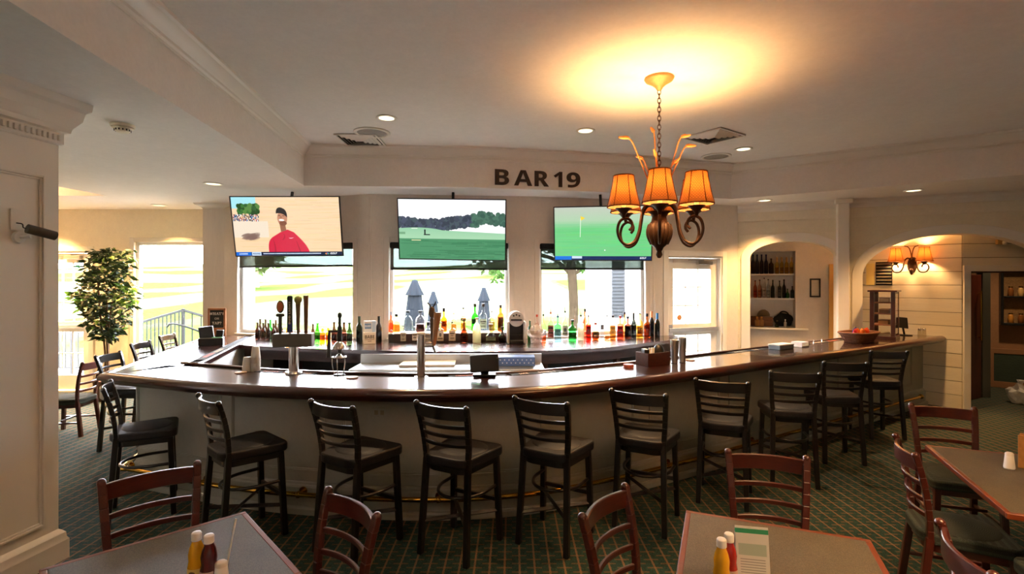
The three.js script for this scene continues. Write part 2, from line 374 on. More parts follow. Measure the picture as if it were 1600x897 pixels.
// board wall with the sconce, running into the bar's end
const sconceWall = new Wall([5.3, 9.34], [6.68, 7.6]);
const hallWall = new Wall([6.68, 7.6], [10.0, 7.1]);
function boardRows(o, wall, u0, u1, holes) {
  let k = 1;
  for (let y = 0; y < LOW - 0.1; y += 0.205) {
    const y0 = y + 0.004, y1 = Math.min(y + 0.201, LOW - 0.005);
    let spans = [[u0, u1]];
    for (const h of holes) if (y1 > h[2] && y0 < h[3]) {
      if (y0 < h[3] - 0.09) spans = spans.flatMap(([a, b]) => [[a, Math.min(b, h[0])], [Math.max(a, h[1]), b]]).filter(([a, b]) => b - a > 0.01);
    }
    for (const [a, b] of spans) part(o, 'board', wall.put(bx(b - a, y1 - y0, 0.014, (a + b) / 2, (y0 + y1) / 2, 0.007, 0.003)), M.boards[k++ % 3]);
  }
}
{
  const o = structure('wall_sconce', null, null, 'painted board wall behind the lit twin sconce');
  part(o, 'backing', sconceWall.panel(0, sconceWall.len, 0, LOW, 0.1), M.joint);
  boardRows(o, sconceWall, 0, sconceWall.len, []);
  const h = structure('wall_hall', null, null, 'painted board wall around the dark doorway');
  const g0 = 0.09, g1 = 1.85, gt = 2.05;
  part(h, 'backing', hallWall.panel(0, hallWall.len, -0.06, LOW, 0.12, [rectHole(g0, g1, -0.05, gt)]), M.joint);
  boardRows(h, hallWall, 0, hallWall.len, [[g0 - 0.07, g1 + 0.07, 0, gt + 0.07]]);
  part(h, 'casing', [hallWall.put(bx(0.09, gt + 0.09, 0.04, g0 - 0.04, (gt + 0.09) / 2, 0.02)), hallWall.put(bx(0.09, gt + 0.09, 0.04, g1 + 0.045, (gt + 0.09) / 2, 0.02)), hallWall.put(bx(g1 - g0, 0.09, 0.04, (g0 + g1) / 2, gt + 0.045, 0.02))], M.trim);
  part(h, 'jamb', [hallWall.put(bx(0.02, gt, 0.16, g0 + 0.01, gt / 2, -0.06)), hallWall.put(bx(0.02, gt, 0.16, g1 - 0.01, gt / 2, -0.06)), hallWall.put(bx(g1 - g0 - 0.04, 0.02, 0.16, (g0 + g1) / 2, gt - 0.01, -0.06))], M.caseWood);
}
// hall beyond the doorway
const hallBrown = paint(0x9c7350, 0.06, 0.7);
{
  structure('wall_hall_far', new Wall([6.3, 10.9], [9.1, 8.95]).panel(-0.2, 4.5, 0, LOW, 0.12), hallBrown, 'brown hall wall with a green dado panel');
  const hw = new Wall([6.3, 10.9], [9.1, 8.95]);
  const d = structure('trim_2', null, null, 'green dado panel with brown rails in the hall');
  part(d, 'dado_panel', hw.put(bx(1.5, 0.5, 0.02, 3.66, 0.36, 0.011)), std({ map: speckle(0x3c4a3c, 0.15, 1), roughness: 0.9 }));
  part(d, 'rail', [hw.put(bx(1.6, 0.09, 0.03, 3.66, 0.655, 0.016)), hw.put(bx(1.6, 0.11, 0.03, 3.66, 0.056, 0.016))], hallBrown);
  part(d, 'stile', hw.put(bx(0.06, 0.7, 0.031, 2.88, 0.351, 0.016)), hallBrown);
  const dr = structure('door_3', null, null, 'dark red wooden door standing open in the hall');
  const dw = new Wall([7.27, 8.18], [7.64, 8.36]);
  part(dr, 'leaf', dw.put(bx(0.4, 2.0, 0.045, 0.2, 1.01, 0)), std({ map: woodTex(0x6b2d18, 0x4a1c0f, 2, 2), roughness: 0.35 }));
  part(dr, 'pull_handle', [dw.put(rod([0.3, 0.95, 0.06], [0.3, 1.75, 0.06], 0.012)), dw.put(rod([0.3, 1.0, 0.02], [0.3, 1.0, 0.06], 0.009)), dw.put(rod([0.3, 1.7, 0.02], [0.3, 1.7, 0.06], 0.009))], M.brass, 'long brass pull handle');
  const fr = structure('trim_3', null, null, 'grey painted door post in the dark hall');
  part(fr, 'post', bx(0.13, 2.6, 0.12, 7.77, 1.3, -8.44), std({ color: 0x6d7068, roughness: 0.6 }));
}
// alcove behind the first arch, with a recessed cupboard of shelves
const alcove = new Wall([4.0, 9.45], [6.1, 8.56]);
{
  const a = [alcove.u(1162), alcove.u(1243)];
  const tan = M.wall;
  structure('wall_alcove', alcove.panel(-0.8, 1.95, 0, LOW, 0.1, [rectHole(a[0], a[1], 1.08, 2.44)]), tan, 'alcove wall with a recessed shelf cupboard');
  const o = structure('trim_4', null, null, 'recessed shelf cupboard lining in the alcove');
  const f = (u0, u1, y0, y1, w0, w1) => alcove.put(bx(u1 - u0, y1 - y0, w1 - w0, (u0 + u1) / 2, (y0 + y1) / 2, (w0 + w1) / 2, 0.004));
  part(o, 'back_panel', f(a[0] - 0.05, a[1] + 0.05, 1.0, 2.5, -0.42, -0.4), tan);
  part(o, 'side_panel', f(a[0] - 0.05, a[0] - 0.002, 1.0, 2.5, -0.4, -0.1), tan); part(o, 'side_panel', f(a[1] + 0.002, a[1] + 0.05, 1.0, 2.5, -0.4, -0.1), tan);
  part(o, 'top_panel', f(a[0], a[1], 2.445, 2.5, -0.4, -0.1), tan);
  const curved = (y, out, u1) => {
    const s = new THREE.Shape(); s.moveTo(a[0] + 0.003, -0.395); s.lineTo(a[0] + 0.003, out * 0.6); s.quadraticCurveTo((a[0] + u1) / 2, out + 0.05, u1 - 0.003, out * 0.9); s.lineTo(u1 - 0.003, -0.395); s.closePath();
    return alcove.put(new THREE.ExtrudeGeometry(s, { depth: 0.025, bevelEnabled: false }).rotateX(Math.PI / 2).translate(0, y, 0));
  };
  globalThis.shelfInfo = { a, ys: [2.04, 1.6, 1.08] };
  part(o, 'shelf', curved(2.04, -0.12, a[1]), M.trim); part(o, 'shelf', curved(1.6, -0.1, a[1]), M.trim);
  part(o, 'ledge', alcove.put(bx(a[1] - a[0] + 0.22, 0.03, 0.5, (a[0] + a[1]) / 2 + 0.08, 1.065, -0.15, 0.006)), M.trim);
  const t5 = structure('trim_5', null, null, 'pale yellow door edge at the end of the alcove');
  const du = alcove.u(1300, 0.05);
  part(t5, 'door_edge', alcove.put(bx(0.09, 2.2, 0.06, du, 1.1, 0.04)), std({ color: 0xd9a95a, roughness: 0.5 }));
  // enclosing walls of the alcove and the corner behind the second arch
  structure('wall_alcove_side', new THREE.BoxGeometry(0.12, LOW, 1.75).translate(3.62, LOW / 2, -9.3), tan, 'short return wall beside the alcove');
  structure('wall_far', new THREE.BoxGeometry(6.7, HIGH, 0.2).translate(6.85, HIGH / 2, -11.3), tan, 'outer wall beyond the alcove and hall');
  structure('wall_alcove_end', new Wall([3.56, 10.1], [3.56, 11.3]).panel(0, 1.2, 0, LOW, 0.1), tan, 'outer wall return beyond the alcove');
}
// panelled column in front
{
  const o = structure('column', null, null, 'white panelled column with crown moulding carrying a security camera');
  const body = new THREE.Shape([[-4.4, 2.78], [-3.2, 2.78], [-3.1, 3.5], [-4.4, 3.66]].map((p) => new THREE.Vector2(...p)));
  part(o, 'shaft', new THREE.ExtrudeGeometry(body, { depth: LOW - 0.002, bevelEnabled: false }).rotateX(-Math.PI / 2), M.trim);
  // the visible face looks towards +x
  const face = new Wall([-3.2, 2.78], [-3.1, 3.5]);
  const f = (u0, u1, y0, y1, o0, o1) => { const g = bx(u1 - u0, y1 - y0, o1 - o0, (u0 + u1) / 2, (y0 + y1) / 2, (o0 + o1) / 2, 0.004); return face.put(g); };
  const L = face.len;
  const e = [];
  for (const [u0, u1] of [[0.0, 0.27], [0.33, L - 0.1]]) for (const [y0, y1] of [[0.28, 2.6]]) {
    for (const k of [0, 1]) {
      const q = 0.016 + k * 0.014, h = 0.022 - k * 0.01;
      e.push(f(u0 + k * 0.016, u0 + q, y0 + k * 0.016, y1 - k * 0.016, 0, h), f(u1 - q, u1 - k * 0.016, y0 + k * 0.016, y1 - k * 0.016, 0, h), f(u0 + q, u1 - q, y0 + k * 0.016, y0 + q, 0, h), f(u0 + q, u1 - q, y1 - q, y1 - k * 0.016, 0, h));
    }
  }
  part(o, 'panel_moulding', e, M.trim);
  const around = [[-3.2, 2.78], [-3.1, 3.5], [-4.3, 3.648]];
  part(o, 'crown', sweep(around, [[0.0, LOW], [-0.13, LOW], [-0.125, LOW - 0.05], [-0.1, LOW - 0.07], [-0.09, LOW - 0.13], [-0.05, LOW - 0.19], [-0.045, LOW - 0.22], [-0.02, LOW - 0.23], [-0.02, LOW - 0.3], [-0.01, LOW - 0.31], [0, LOW - 0.31]], 0.4), M.trim);
  const den = []; for (let u = 0.02; u < L - 0.01; u += 0.034) den.push(f(u, u + 0.018, LOW - 0.285, LOW - 0.245, 0.018, 0.036));
  part(o, 'dentil_moulding', den, M.trim);
  part(o, 'base', sweep(around, [[0, 0], [-0.04, 0], [-0.04, 0.13], [-0.03, 0.15], [-0.028, 0.18], [-0.012, 0.2], [0, 0.21]], 0.4), M.trim);
  // security camera on the column
  const cam = thing('security_camera', 'dark bullet security camera on a round white bracket', 'camera', face.p(0.47, 2.2, 0.002).toArray(), Math.atan2(face.e[1], face.e[0]));
  part(cam, 'plate', bx(0.11, 0.19, 0.012, -0.01, 0.13, 0.006), M.trim);
  part(cam, 'bracket', [cyl(0.05, 0.055, 0.03, 0, 0, 0, 20).rotateX(Math.PI / 2).translate(0, -0.03, 0.015), rod([0, -0.03, 0.03], [0.03, -0.02, 0.1], 0.016)], M.white);
  part(cam, 'housing', rod([0.0, 0.05, 0.1], [0.2, -0.0, 0.16], 0.042, 0.042, 18), std({ color: 0x4b4742, roughness: 0.45 }), 'dark grey cylinder housing');
  part(cam, 'lens', rod([0.198, 0.0, 0.1595], [0.204, -0.0015, 0.1612], 0.036, 0.036, 18), M.black);
  cam.scale.setScalar(0.7);
  part(cam, 'cable', tube([[-0.02, 0.1, 0.012], [0.0, 0.09, 0.05], [0.0, 0.06, 0.06], [0.01, 0.05, 0.09]], 0.005), M.black);
}
// baseboards
structure('baseboard_end', leftEnd.put(bx(leftEnd.len - 1.2, 0.13, 0.02, leftEnd.len / 2 + 0.6, 0.066, 0.01)), M.trim, 'cream baseboard under the tall window');

// ================================================================ OUTSIDE
{
  const lawnTex = tex(512, (x, y) => { const i = y * 512 + x, t = nD[i], g = 0.85 + 0.3 * nE[i]; return (t > 0.62 ? [54, 68, 30] : t > 0.56 ? [64, 73, 41] : t > 0.5 ? [74, 80, 54] : [90, 92, 70]).map((v) => v * g); }, { rx: 0.022, ry: 0.022 });
  const g = new THREE.PlaneGeometry(260, 150, 60, 40).rotateX(-Math.PI / 2); const p = g.attributes.position, uv = g.attributes.uv;
  for (let i = 0; i < p.count; i++) {
    const x = p.getX(i), z = p.getZ(i) - 87; const d = -z;
    const h = -0.55 + Math.max(0, d - 22) * 0.055 + 0.7 * Math.sin(x * 0.07 + 1) * Math.max(0, Math.min(1, (d - 20) / 30));
    p.setXYZ(i, x, d < 14 ? -0.6 : h, z); uv.setXY(i, x, z);
  }
  g.computeVertexNormals();
  structure('lawn', g, phy({ map: lawnTex, roughness: 1, specularIntensity: 0 }), 'pale sunlit golf lawn rising beyond the windows');
  structure('patio', new THREE.BoxGeometry(17, 0.5, 5).translate(-0.5, -0.3, -11.6), std({ map: speckle(0x9c988e, 0.08, 0.5), roughness: 0.9 }), 'pale concrete patio outside the bar windows');
  const green = thing('putting_green', 'bright green mown patch beyond the window with the tree', 'lawn', V(4.5, 26, -0.35).toArray());
  green.userData.kind = 'structure';
  part(green, 'turf', (() => { const s = new THREE.CylinderGeometry(7, 7, 0.3, 40); s.scale(1, 1, 0.7); return s; })(), phy({ map: speckle(0x335a20, 0.15, 3), roughness: 1, specularIntensity: 0 }));
}
// folded umbrellas on the patio
const umbCloth = phy({ map: speckle(0x22262b, 0.12, 3), roughness: 1, specularIntensity: 0 });
function umbrella(label, px, d, topPy, w) {
  const y0 = -0.05, top = EYE - (topPy - 440) / FOCAL * d;
  const o = thing('patio_umbrella', label, 'umbrella', V((px - 800) / FOCAL * d, d, y0).toArray(), 0, 'folded patio umbrellas');
  const H = top - y0;
  part(o, 'pole', cyl(0.025, 0.025, H - 0.1, 0, (H - 0.1) / 2, 0, 12), M.steel);
  part(o, 'base', lathe([[0, 0], [0.28, 0], [0.28, 0.05], [0.06, 0.09], [0.04, 0.3], [0, 0.3]], 20), M.matteBlack);
  const fold = (y0_, y1_, r0, r1, folds, amp) => {
    const g = new THREE.CylinderGeometry(r1, r0, y1_ - y0_, 48, 6, true), p = g.attributes.position;
    for (let i = 0; i < p.count; i++) { const x = p.getX(i), z = p.getZ(i), a = Math.atan2(z, x), k = 1 + amp * Math.cos(a * folds) * (0.6 - p.getY(i) / (y1_ - y0_)); p.setX(i, x * k); p.setZ(i, z * k); }
    g.computeVertexNormals(); return g.translate(0, (y0_ + y1_) / 2, 0);
  };
  part(o, 'canopy', [fold(H - 1.6, H - 0.22, w, w * 0.45, 8, 0.16)], umbCloth);
  part(o, 'vent_cap', [fold(H - 0.3, H - 0.06, w * 0.62, w * 0.26, 8, 0.1), lathe([[w * 0.26, H - 0.06], [w * 0.2, H - 0.01], [0, H]], 24)], umbCloth);
  return o;
}
umbrella('larger folded grey patio umbrella outside the middle window', 648, 9.9, 437, 0.27);
umbrella('smaller folded grey patio umbrella behind the clear gin bottle', 756, 11.2, 449, 0.21);
umbrella('folded grey patio umbrella half hidden behind the tap handles', 677, 12.2, 455, 0.2);
// iron railing
{
  const o = thing('iron_railing', 'black iron stair railing outside the tall end window', 'railing');
  const post = (a, b, r) => part(o, 'post', bar(a, b, r, r, 0.003), M.matteBlack);
  const A = V(-7.8, 10.6, 0), B = V(-6.55, 10.2, 0), C = V(-5.0, 10.9, 0);
  const ty = (t) => 1.0 + 0.33 * t;
  post([A.x, -0.2, A.z], [A.x, 1.05, A.z], 0.04); post([B.x, -0.2, B.z], [B.x, 1.36, B.z], 0.05); post([C.x, -1, C.z], [C.x, 0.75, C.z], 0.04);
  part(o, 'top_rail', [bar([A.x, 1.02, A.z], [B.x, 1.33, B.z], 0.045, 0.03), bar([B.x, 1.33, B.z], [C.x, 0.7, C.z], 0.045, 0.03)], M.matteBlack);
  part(o, 'bottom_rail', [bar([A.x, 0.05, A.z], [B.x, 0.05, B.z], 0.03, 0.03), bar([B.x, 0.1, B.z], [C.x, -0.5, C.z], 0.03, 0.03)], M.matteBlack);
  part(o, 'handrail', tube([[B.x - 0.25, 1.0, B.z + 0.12], [B.x - 0.2, 1.06, B.z + 0.12], [B.x, 1.05, B.z + 0.12], [B.x + 0.6, 0.75, B.z - 0.2], [C.x, 0.4, C.z + 0.1]], 0.02), M.matteBlack);
  for (let i = 1; i < 12; i++) { const t = i / 12, x = A.x + (B.x - A.x) * t, z = A.z + (B.z - A.z) * t; part(o, 'baluster', bar([x, 0.05, z], [x, 1.02 + 0.31 * t, z], 0.018, 0.018, 0), M.matteBlack); }
  for (let i = 1; i < 11; i++) { const t = i / 11, x = B.x + (C.x - B.x) * t, z = B.z + (C.z - B.z) * t; part(o, 'baluster', bar([x, 0.1 - 0.6 * t, z], [x, 1.33 - 0.63 * t, z], 0.018, 0.018, 0), M.matteBlack); }
  const o2 = thing('iron_railing', 'black iron landing railing outside the glazed exit door', 'railing');
  part(o2, 'top_rail', bar([-10.4, 1.0, -10.7], [-8.0, 1.0, -10.7], 0.045, 0.03), M.matteBlack);
  part(o2, 'bottom_rail', bar([-10.4, 0.1, -10.7], [-8.0, 0.1, -10.7], 0.03, 0.03), M.matteBlack);
  for (let i = 0; i <= 18; i++) { const x = -10.4 + 2.4 * i / 18; part(o2, i % 9 ? 'baluster' : 'post', bar([x, i % 9 ? 0.1 : -0.1, -10.7], [x, 1.0, -10.7], i % 9 ? 0.018 : 0.045, i % 9 ? 0.018 : 0.045, 0), M.matteBlack); }
  structure('landing', new THREE.BoxGeometry(6.5, 0.4, 2.6).translate(-8.0, -0.25, -10.3), std({ map: speckle(0xcfccc4, 0.08, 1), roughness: 0.9 }), 'pale concrete landing outside the exit door');
}
// leaf cards as small bent quads joined into one crown
function leafCloud(count, place, size, bend = 0.25) {
  const pos = [];
  for (let i = 0; i < count; i++) {
    const p = place(), s = size * rr(0.7, 1.3), q = new THREE.Quaternion().setFromEuler(new THREE.Euler(rr(-0.9, 0.9), rr(0, 6.28), rr(-0.7, 0.7)));
    const w = (x, y, z) => { const v = new THREE.Vector3(x * s, y * s, z * s).applyQuaternion(q); return [p[0] + v.x, p[1] + v.y, p[2] + v.z]; };
    const b = w(0, 0, 0), l = w(-0.28, -bend * 0.4, 0.5), r = w(0.28, -bend * 0.4, 0.5), m = w(0, bend * 0.15, 0.5), t = w(0, -bend, 1.05);
    pos.push(...b, ...l, ...m, ...b, ...m, ...r, ...l, ...t, ...m, ...m, ...t, ...r);
  }
  const g = new THREE.BufferGeometry(); g.setAttribute('position', new THREE.Float32BufferAttribute(pos, 3)); g.computeVertexNormals(); return g;
}
{
  const o = thing('shade_tree', 'leafy tree on the lawn seen through the window by the gin bottles', 'tree', V(2.6, 22, -0.5).toArray());
  const bark = phy({ map: speckle(0x352c22, 0.4, 3), roughness: 1, specularIntensity: 0 });
  part(o, 'trunk', [tube([[0, 0, 0], [0.05, 1.2, 0], [-0.02, 2.6, 0.05], [-0.2, 4.2, 0]], 0.2, 20, 10), tube([[-0.02, 2.7, 0], [0.8, 3.1, 0.1], [1.7, 3.2, 0.2], [2.6, 3.0, 0.1]], 0.08, 16, 8), tube([[0, 2.6, 0], [-0.7, 3.3, 0.1], [-1.6, 3.6, 0]], 0.08, 16, 8)], bark);
  const blobs = Array.from({ length: 26 }, () => [rr(-3, 3.2), rr(2.7, 5.4), rr(-2, 2), rr(0.4, 0.9)]);
  const f = part(o, 'foliage', leafCloud(3600, () => { const b = blobs[(rnd() * blobs.length) | 0]; const a = rr(0, 6.28), e = rr(-1, 1), r = b[3] * Math.cbrt(rnd()); return [b[0] + r * Math.cos(a), b[1] + r * e * 0.7, b[2] + r * Math.sin(a)]; }, 0.22), phy({ color: 0x2c421d, roughness: 1, specularIntensity: 0, transmission: 0.4, thickness: 0 }));
  f.userData.kind = 'stuff';
}
{
  const o = thing('clubhouse_wing', 'white sided building outside with dark louvred shutters', 'building', V(0, 0, -0.4).toArray());
  const white = std({ map: speckle(0xf2f2ee, 0.03, 1), roughness: 0.8 });
  const w = new Wall([1.95, 13.6], [7.0, 12.6]);
  part(o, 'wall', w.panel(0, 5.1, 0, 3.7, 2.5, [], -0.03), white);
  for (let i = 0; i < 16; i++) part(o, 'siding', w.put(bx(5.1, 0.215, 0.03, 2.55, 0.14 + i * 0.228, -0.015, 0.005)), white);
  part(o, 'roof', w.put(new THREE.BoxGeometry(5.6, 0.14, 3.1).translate(2.5, 3.79, -1.25)), white);
  const sh = std({ color: 0x1d2125, roughness: 0.7 });
  for (const u of [w.u(966), w.u(1068)]) part(o, 'shutter', [w.put(bx(0.34, 1.9, 0.02, u, 2.3, 0.012)), ...Array.from({ length: 20 }, (_, i) => w.put(bx(0.28, 0.05, 0.03, u, 1.45 + i * 0.09, 0.03, 0.004)))], sh, 'dark louvred shutter');
}
// hedge and far trees on the rise
for (const [x, d, r, l] of [[-31, 62, 3.2, 'far round tree on the hill above the tall end window'], [13.5, 70, 4, 'far round tree on the hill beyond the service door'], [-2, 75, 4.5, 'far round tree on the hill behind the middle screen']]) {
  const o = thing('far_tree', l, 'tree', V(x, d, 1.2).toArray(), 0, 'far trees on the hill');
  part(o, 'trunk', cyl(0.3, 0.4, 2.4, 0, 1.2, 0, 8), std({ color: 0x7c6b55, roughness: 1 }));
  const f = part(o, 'foliage', leafCloud(500, () => { const a = rr(0, 6.28), e = rr(-1, 1), c = Math.sqrt(1 - e * e), q = r * Math.cbrt(rnd()); return [q * c * Math.cos(a), 2.4 + r * 0.6 + q * e * 0.7, q * c * Math.sin(a)]; }, 1.1), phy({ color: 0x4a5c34, roughness: 1, specularIntensity: 0, side: THREE.DoubleSide })); f.userData.kind = 'stuff';
}

// ================================================================ LAMPS
const WARM = new THREE.Color(1.0, 0.54, 0.2), MILD = new THREE.Color(1.0, 0.86, 0.72), SOFT = new THREE.Color(1.0, 0.66, 0.36);
const glow = (c, k) => std({ color: 0x000000, emissive: c, emissiveIntensity: k, roughness: 1 });
const lampFace = glow(new THREE.Color(1, 0.86, 0.55), 1.6);
function downlight(x, d, h, label, power, cone = 0.95, tone = SOFT) {
  const o = thing('recessed_light', label, 'ceiling light', V(x, d, h).toArray(), 0, 'recessed ceiling lights');
  part(o, 'trim_ring', lathe([[0.082, -0.001], [0.112, -0.001], [0.115, -0.008], [0.1, -0.013], [0.082, -0.008], [0.082, -0.001]], 32), M.trim);
  part(o, 'lamp_face', cyl(0.082, 0.082, 0.004, 0, -0.004, 0, 32), lampFace, 'warm glowing lens');
  const s = new THREE.SpotLight(tone, power, 0, cone, 0.6, 2); s.position.set(0, -0.03, 0); s.target.position.set(0, -2, 0); s.castShadow = true; s.shadow.radius = 3;
  o.add(s); o.add(s.target);
  return o;
}
const DOWN = 12;
downlight(-1.34, 5.47, HIGH, 'glowing recessed light above the red shirt screen', DOWN);
downlight(0.85, 5.93, HIGH, 'glowing recessed light above the BAR 19 letters', DOWN);
downlight(3.05, 6.75, HIGH, 'glowing recessed light beside the square ceiling vent and chandelier', DOWN);
downlight(-3.78, 6.48, LOW, 'small recessed light above the chalkboard pilaster', DOWN);
downlight(-5.72, 8.3, LOW, 'small recessed light washing the wall above the tall window', DOWN * 6, 0.85, WARM);
downlight(-7.8, 8.3, LOW, 'recessed light above the glazed exit door', DOWN * 5, 0.85, WARM);
{
  const o = thing('dome_light', 'warm dome light inside the small ceiling recess by the column', 'ceiling light', V(-6.8, 6.6, HIGH).toArray());
  part(o, 'base', cyl(0.17, 0.17, 0.03, 0, -0.016, 0, 28), M.brass); part(o, 'globe', lathe([[0, -0.14], [0.07, -0.13], [0.13, -0.09], [0.155, -0.032], [0, -0.032]], 28), glow(new THREE.Color(1, 0.6, 0.3), 2), 'glowing glass dome');
  const l = new THREE.PointLight(new THREE.Color(1, 0.55, 0.25), 2.4, 0, 2); l.position.set(0, -0.09, 0); l.castShadow = true; l.shadow.radius = 4; o.add(l);
}
downlight(8.1, 8.3, LOW, 'recessed light in the hall beyond the doorway', DOWN * 0.55);
downlight(3.85, 7.8, LOW, 'small recessed light above the shelf alcove arch', DOWN * 2, 0.8, WARM);
downlight(5.45, 6.95, LOW, 'small recessed light above the wide arch', DOWN * 1.2, 0.8, WARM);
{
  const bulbMat = glow(new THREE.Color(1, 0.7, 0.3), 9);
  const weave = tex(64, (x, y) => { const row = (y >> 2) & 1, c = ((x + row * 4) >> 2) & 1, k = (y & 3) === 0 ? 0.45 : c ? 1 : 0.75; return [142 * k, 84 * k, 32 * k]; }, { rx: 4, ry: 1.6 });
  const shadeMat = phy({ map: weave, roughness: 0.8, transmission: 0.2, thickness: 0, side: THREE.DoubleSide, bumpMap: weave, bumpScale: 0.002 });
  const wicker = std({ color: 0x6a3b17, roughness: 0.9 });
  globalThis.lampShade = function (o, x, y, z, s, power, tone = WARM) {
    const prof = [[0.135, 0], [0.128, 0.03], [0.112, 0.09], [0.098, 0.16], [0.087, 0.22], [0.083, 0.26]].map((p) => [p[0] * s, p[1] * s]);
    const sh = part(o, 'lamp_shade', lathe(prof, 28).translate(x, y, z), shadeMat, 'glowing woven wicker shade');
    const rim = (r, h) => new THREE.TorusGeometry(r * s, 0.006 * s, 6, 28).rotateX(Math.PI / 2).translate(x, y + h * s, z);
    const ribs = []; for (let k = 0; k < 6; k++) { const a = k * Math.PI / 3 + 0.3; ribs.push(tube(prof.map((p) => [x + (p[0] + 0.002) * Math.cos(a), y + p[1], z + (p[0] + 0.002) * Math.sin(a)]), 0.0035 * s, 6, 5)); }
    part(sh, 'rim', [rim(0.135, 0), rim(0.083, 0.26), ...ribs], wicker);
    part(o, 'candle_sleeve', cyl(0.018 * s, 0.018 * s, 0.1 * s, x, y + 0.03 * s, z, 12), std({ color: 0xe8c48a, roughness: 0.6 }));
    part(o, 'bulb', new THREE.SphereGeometry(0.026 * s, 14, 10).scale(1, 1.5, 1).translate(x, y + 0.15 * s, z), bulbMat, 'warm glowing bulb');
    const l = new THREE.PointLight(tone, power, 0, 2); l.position.set(x, y + 0.15 * s, z); l.castShadow = true; l.shadow.radius = 3.2; o.add(l);
  };
}
function chandelier(x, d, label, power, tone) {
  const o = thing('chandelier', label, 'chandelier', V(x, d, 0).toArray());
  const H = HIGH;
  part(o, 'canopy', lathe([[0, H - 0.11], [0.02, H - 0.105], [0.035, H - 0.08], [0.07, H - 0.05], [0.115, H - 0.025], [0.125, H - 0.008], [0.12, H - 0.001], [0, H - 0.001]], 32), std({ map: speckle(0xb07a4a, 0.2, 3), roughness: 0.5, metalness: 0.2 }), 'bronze ceiling canopy');
  const links = []; let y = H - 0.1;
  for (let i = 0; y > 2.76; i++, y -= 0.038) { const t = new THREE.TorusGeometry(0.014, 0.0035, 5, 12).scale(1, 1.75, 1); if (i % 2) t.rotateY(Math.PI / 2); links.push(t.translate(0, y - 0.02, 0)); }
  part(o, 'chain', links, M.iron);
  part(o, 'body', lathe([[0, 2.1], [0.015, 2.105], [0.028, 2.13], [0.02, 2.16], [0.03, 2.175], [0.035, 2.19], [0.075, 2.225], [0.1, 2.29], [0.105, 2.34], [0.095, 2.385], [0.065, 2.42], [0.06, 2.455], [0.075, 2.485], [0.105, 2.5], [0.06, 2.505], [0.025, 2.52], [0.018, 2.6], [0.025, 2.65], [0.012, 2.72], [0.008, 2.78], [0, 2.78]], 28), M.iron, 'bronze urn');
  const gad = []; for (let k = 0; k < 14; k++) { const a = k / 14 * Math.PI * 2; gad.push(tube([[0.07, 2.22], [0.1, 2.29], [0.104, 2.34], [0.09, 2.39]].map(([r, h]) => [r * Math.cos(a), h, r * Math.sin(a)]), 0.009, 8, 5)); }
  part(o, 'fluting', gad, M.iron);
  for (let k = 0; k < 6; k++) {
    const a = Math.PI / 2 + k * Math.PI / 3 + 0.27, c = Math.cos(a), s = Math.sin(a);
    const arm = [[0.02, 2.49], [0.06, 2.55], [0.11, 2.56], [0.155, 2.51], [0.175, 2.42], [0.195, 2.32], [0.24, 2.235], [0.31, 2.21], [0.365, 2.25], [0.39, 2.33], [0.365, 2.41], [0.31, 2.435], [0.265, 2.41], [0.255, 2.365], [0.28, 2.335]];
    part(o, 'arm', tube(arm.map(([r, h]) => [r * c, h, r * s]), 0.0125, 56, 7), M.iron);
    part(o, 'cup', lathe([[0, 2.43], [0.012, 2.43], [0.018, 2.465], [0.05, 2.5], [0.072, 2.515], [0.066, 2.518], [0.02, 2.49], [0, 2.49]], 20).translate(0.335 * c, 0, 0.335 * s), M.iron);
    lampShade(o, 0.335 * c, 2.53, 0.335 * s, 1, power, tone);
  }
  const straw = std({ map: speckle(0xb9783a, 0.35, 8), roughness: 0.75 });
  const fr = [[-0.33, 3.12, 0.04, 0.22], [-0.04, 3.2, -0.06, 0.1], [0.22, 3.13, 0.05, 0.2], [0.33, 3.09, -0.12, 0.2], [-0.07, 2.95, 0.12, 0.02], [0.13, 2.9, 0.06, 0.06], [-0.12, 3.0, -0.22, 0.08]];
  for (const [fx, fy, fz, droop] of fr) {
    const pts = [[0, 2.5, 0], [fx * 0.22, 2.7, fz * 0.25], [fx * 0.55, 2.95 + (fy - 3.1) * 0.6, fz * 0.6], [fx * 0.8, fy, fz * 0.85], [fx, fy + 0.03 - droop * 0.1, fz]];
    const stem = part(o, 'wheat_stem', tube(pts, 0.006, 24, 6), straw);
    const c = new THREE.CatmullRomCurve3(pts.map(v3)), ear = [];
    for (let k = 0; k <= 10; k++) { const p = c.getPoint(0.76 + 0.024 * k), q = c.getPoint(Math.min(1, 0.78 + 0.024 * k)); const dir = q.clone().sub(p).normalize(); ear.push(rod(p, p.clone().addScaledVector(dir, 0.035), 0.012 + 0.004 * Math.sin(k / 10 * 3.1), 0.008, 7)); }
    part(stem, 'ear', ear, straw);
  }
  return o;
}
chandelier(1.265, 4.4, 'bronze chandelier with six glowing wicker shades and wheat stems', 3);
chandelier(-1.7, -0.7, 'chandelier with wicker shades over the tables behind the viewer', 3.5, MILD);
chandelier(2.35, 1.1, 'chandelier with wicker shades over the side tables', 6.5, new THREE.Color(1, 0.6, 0.28));

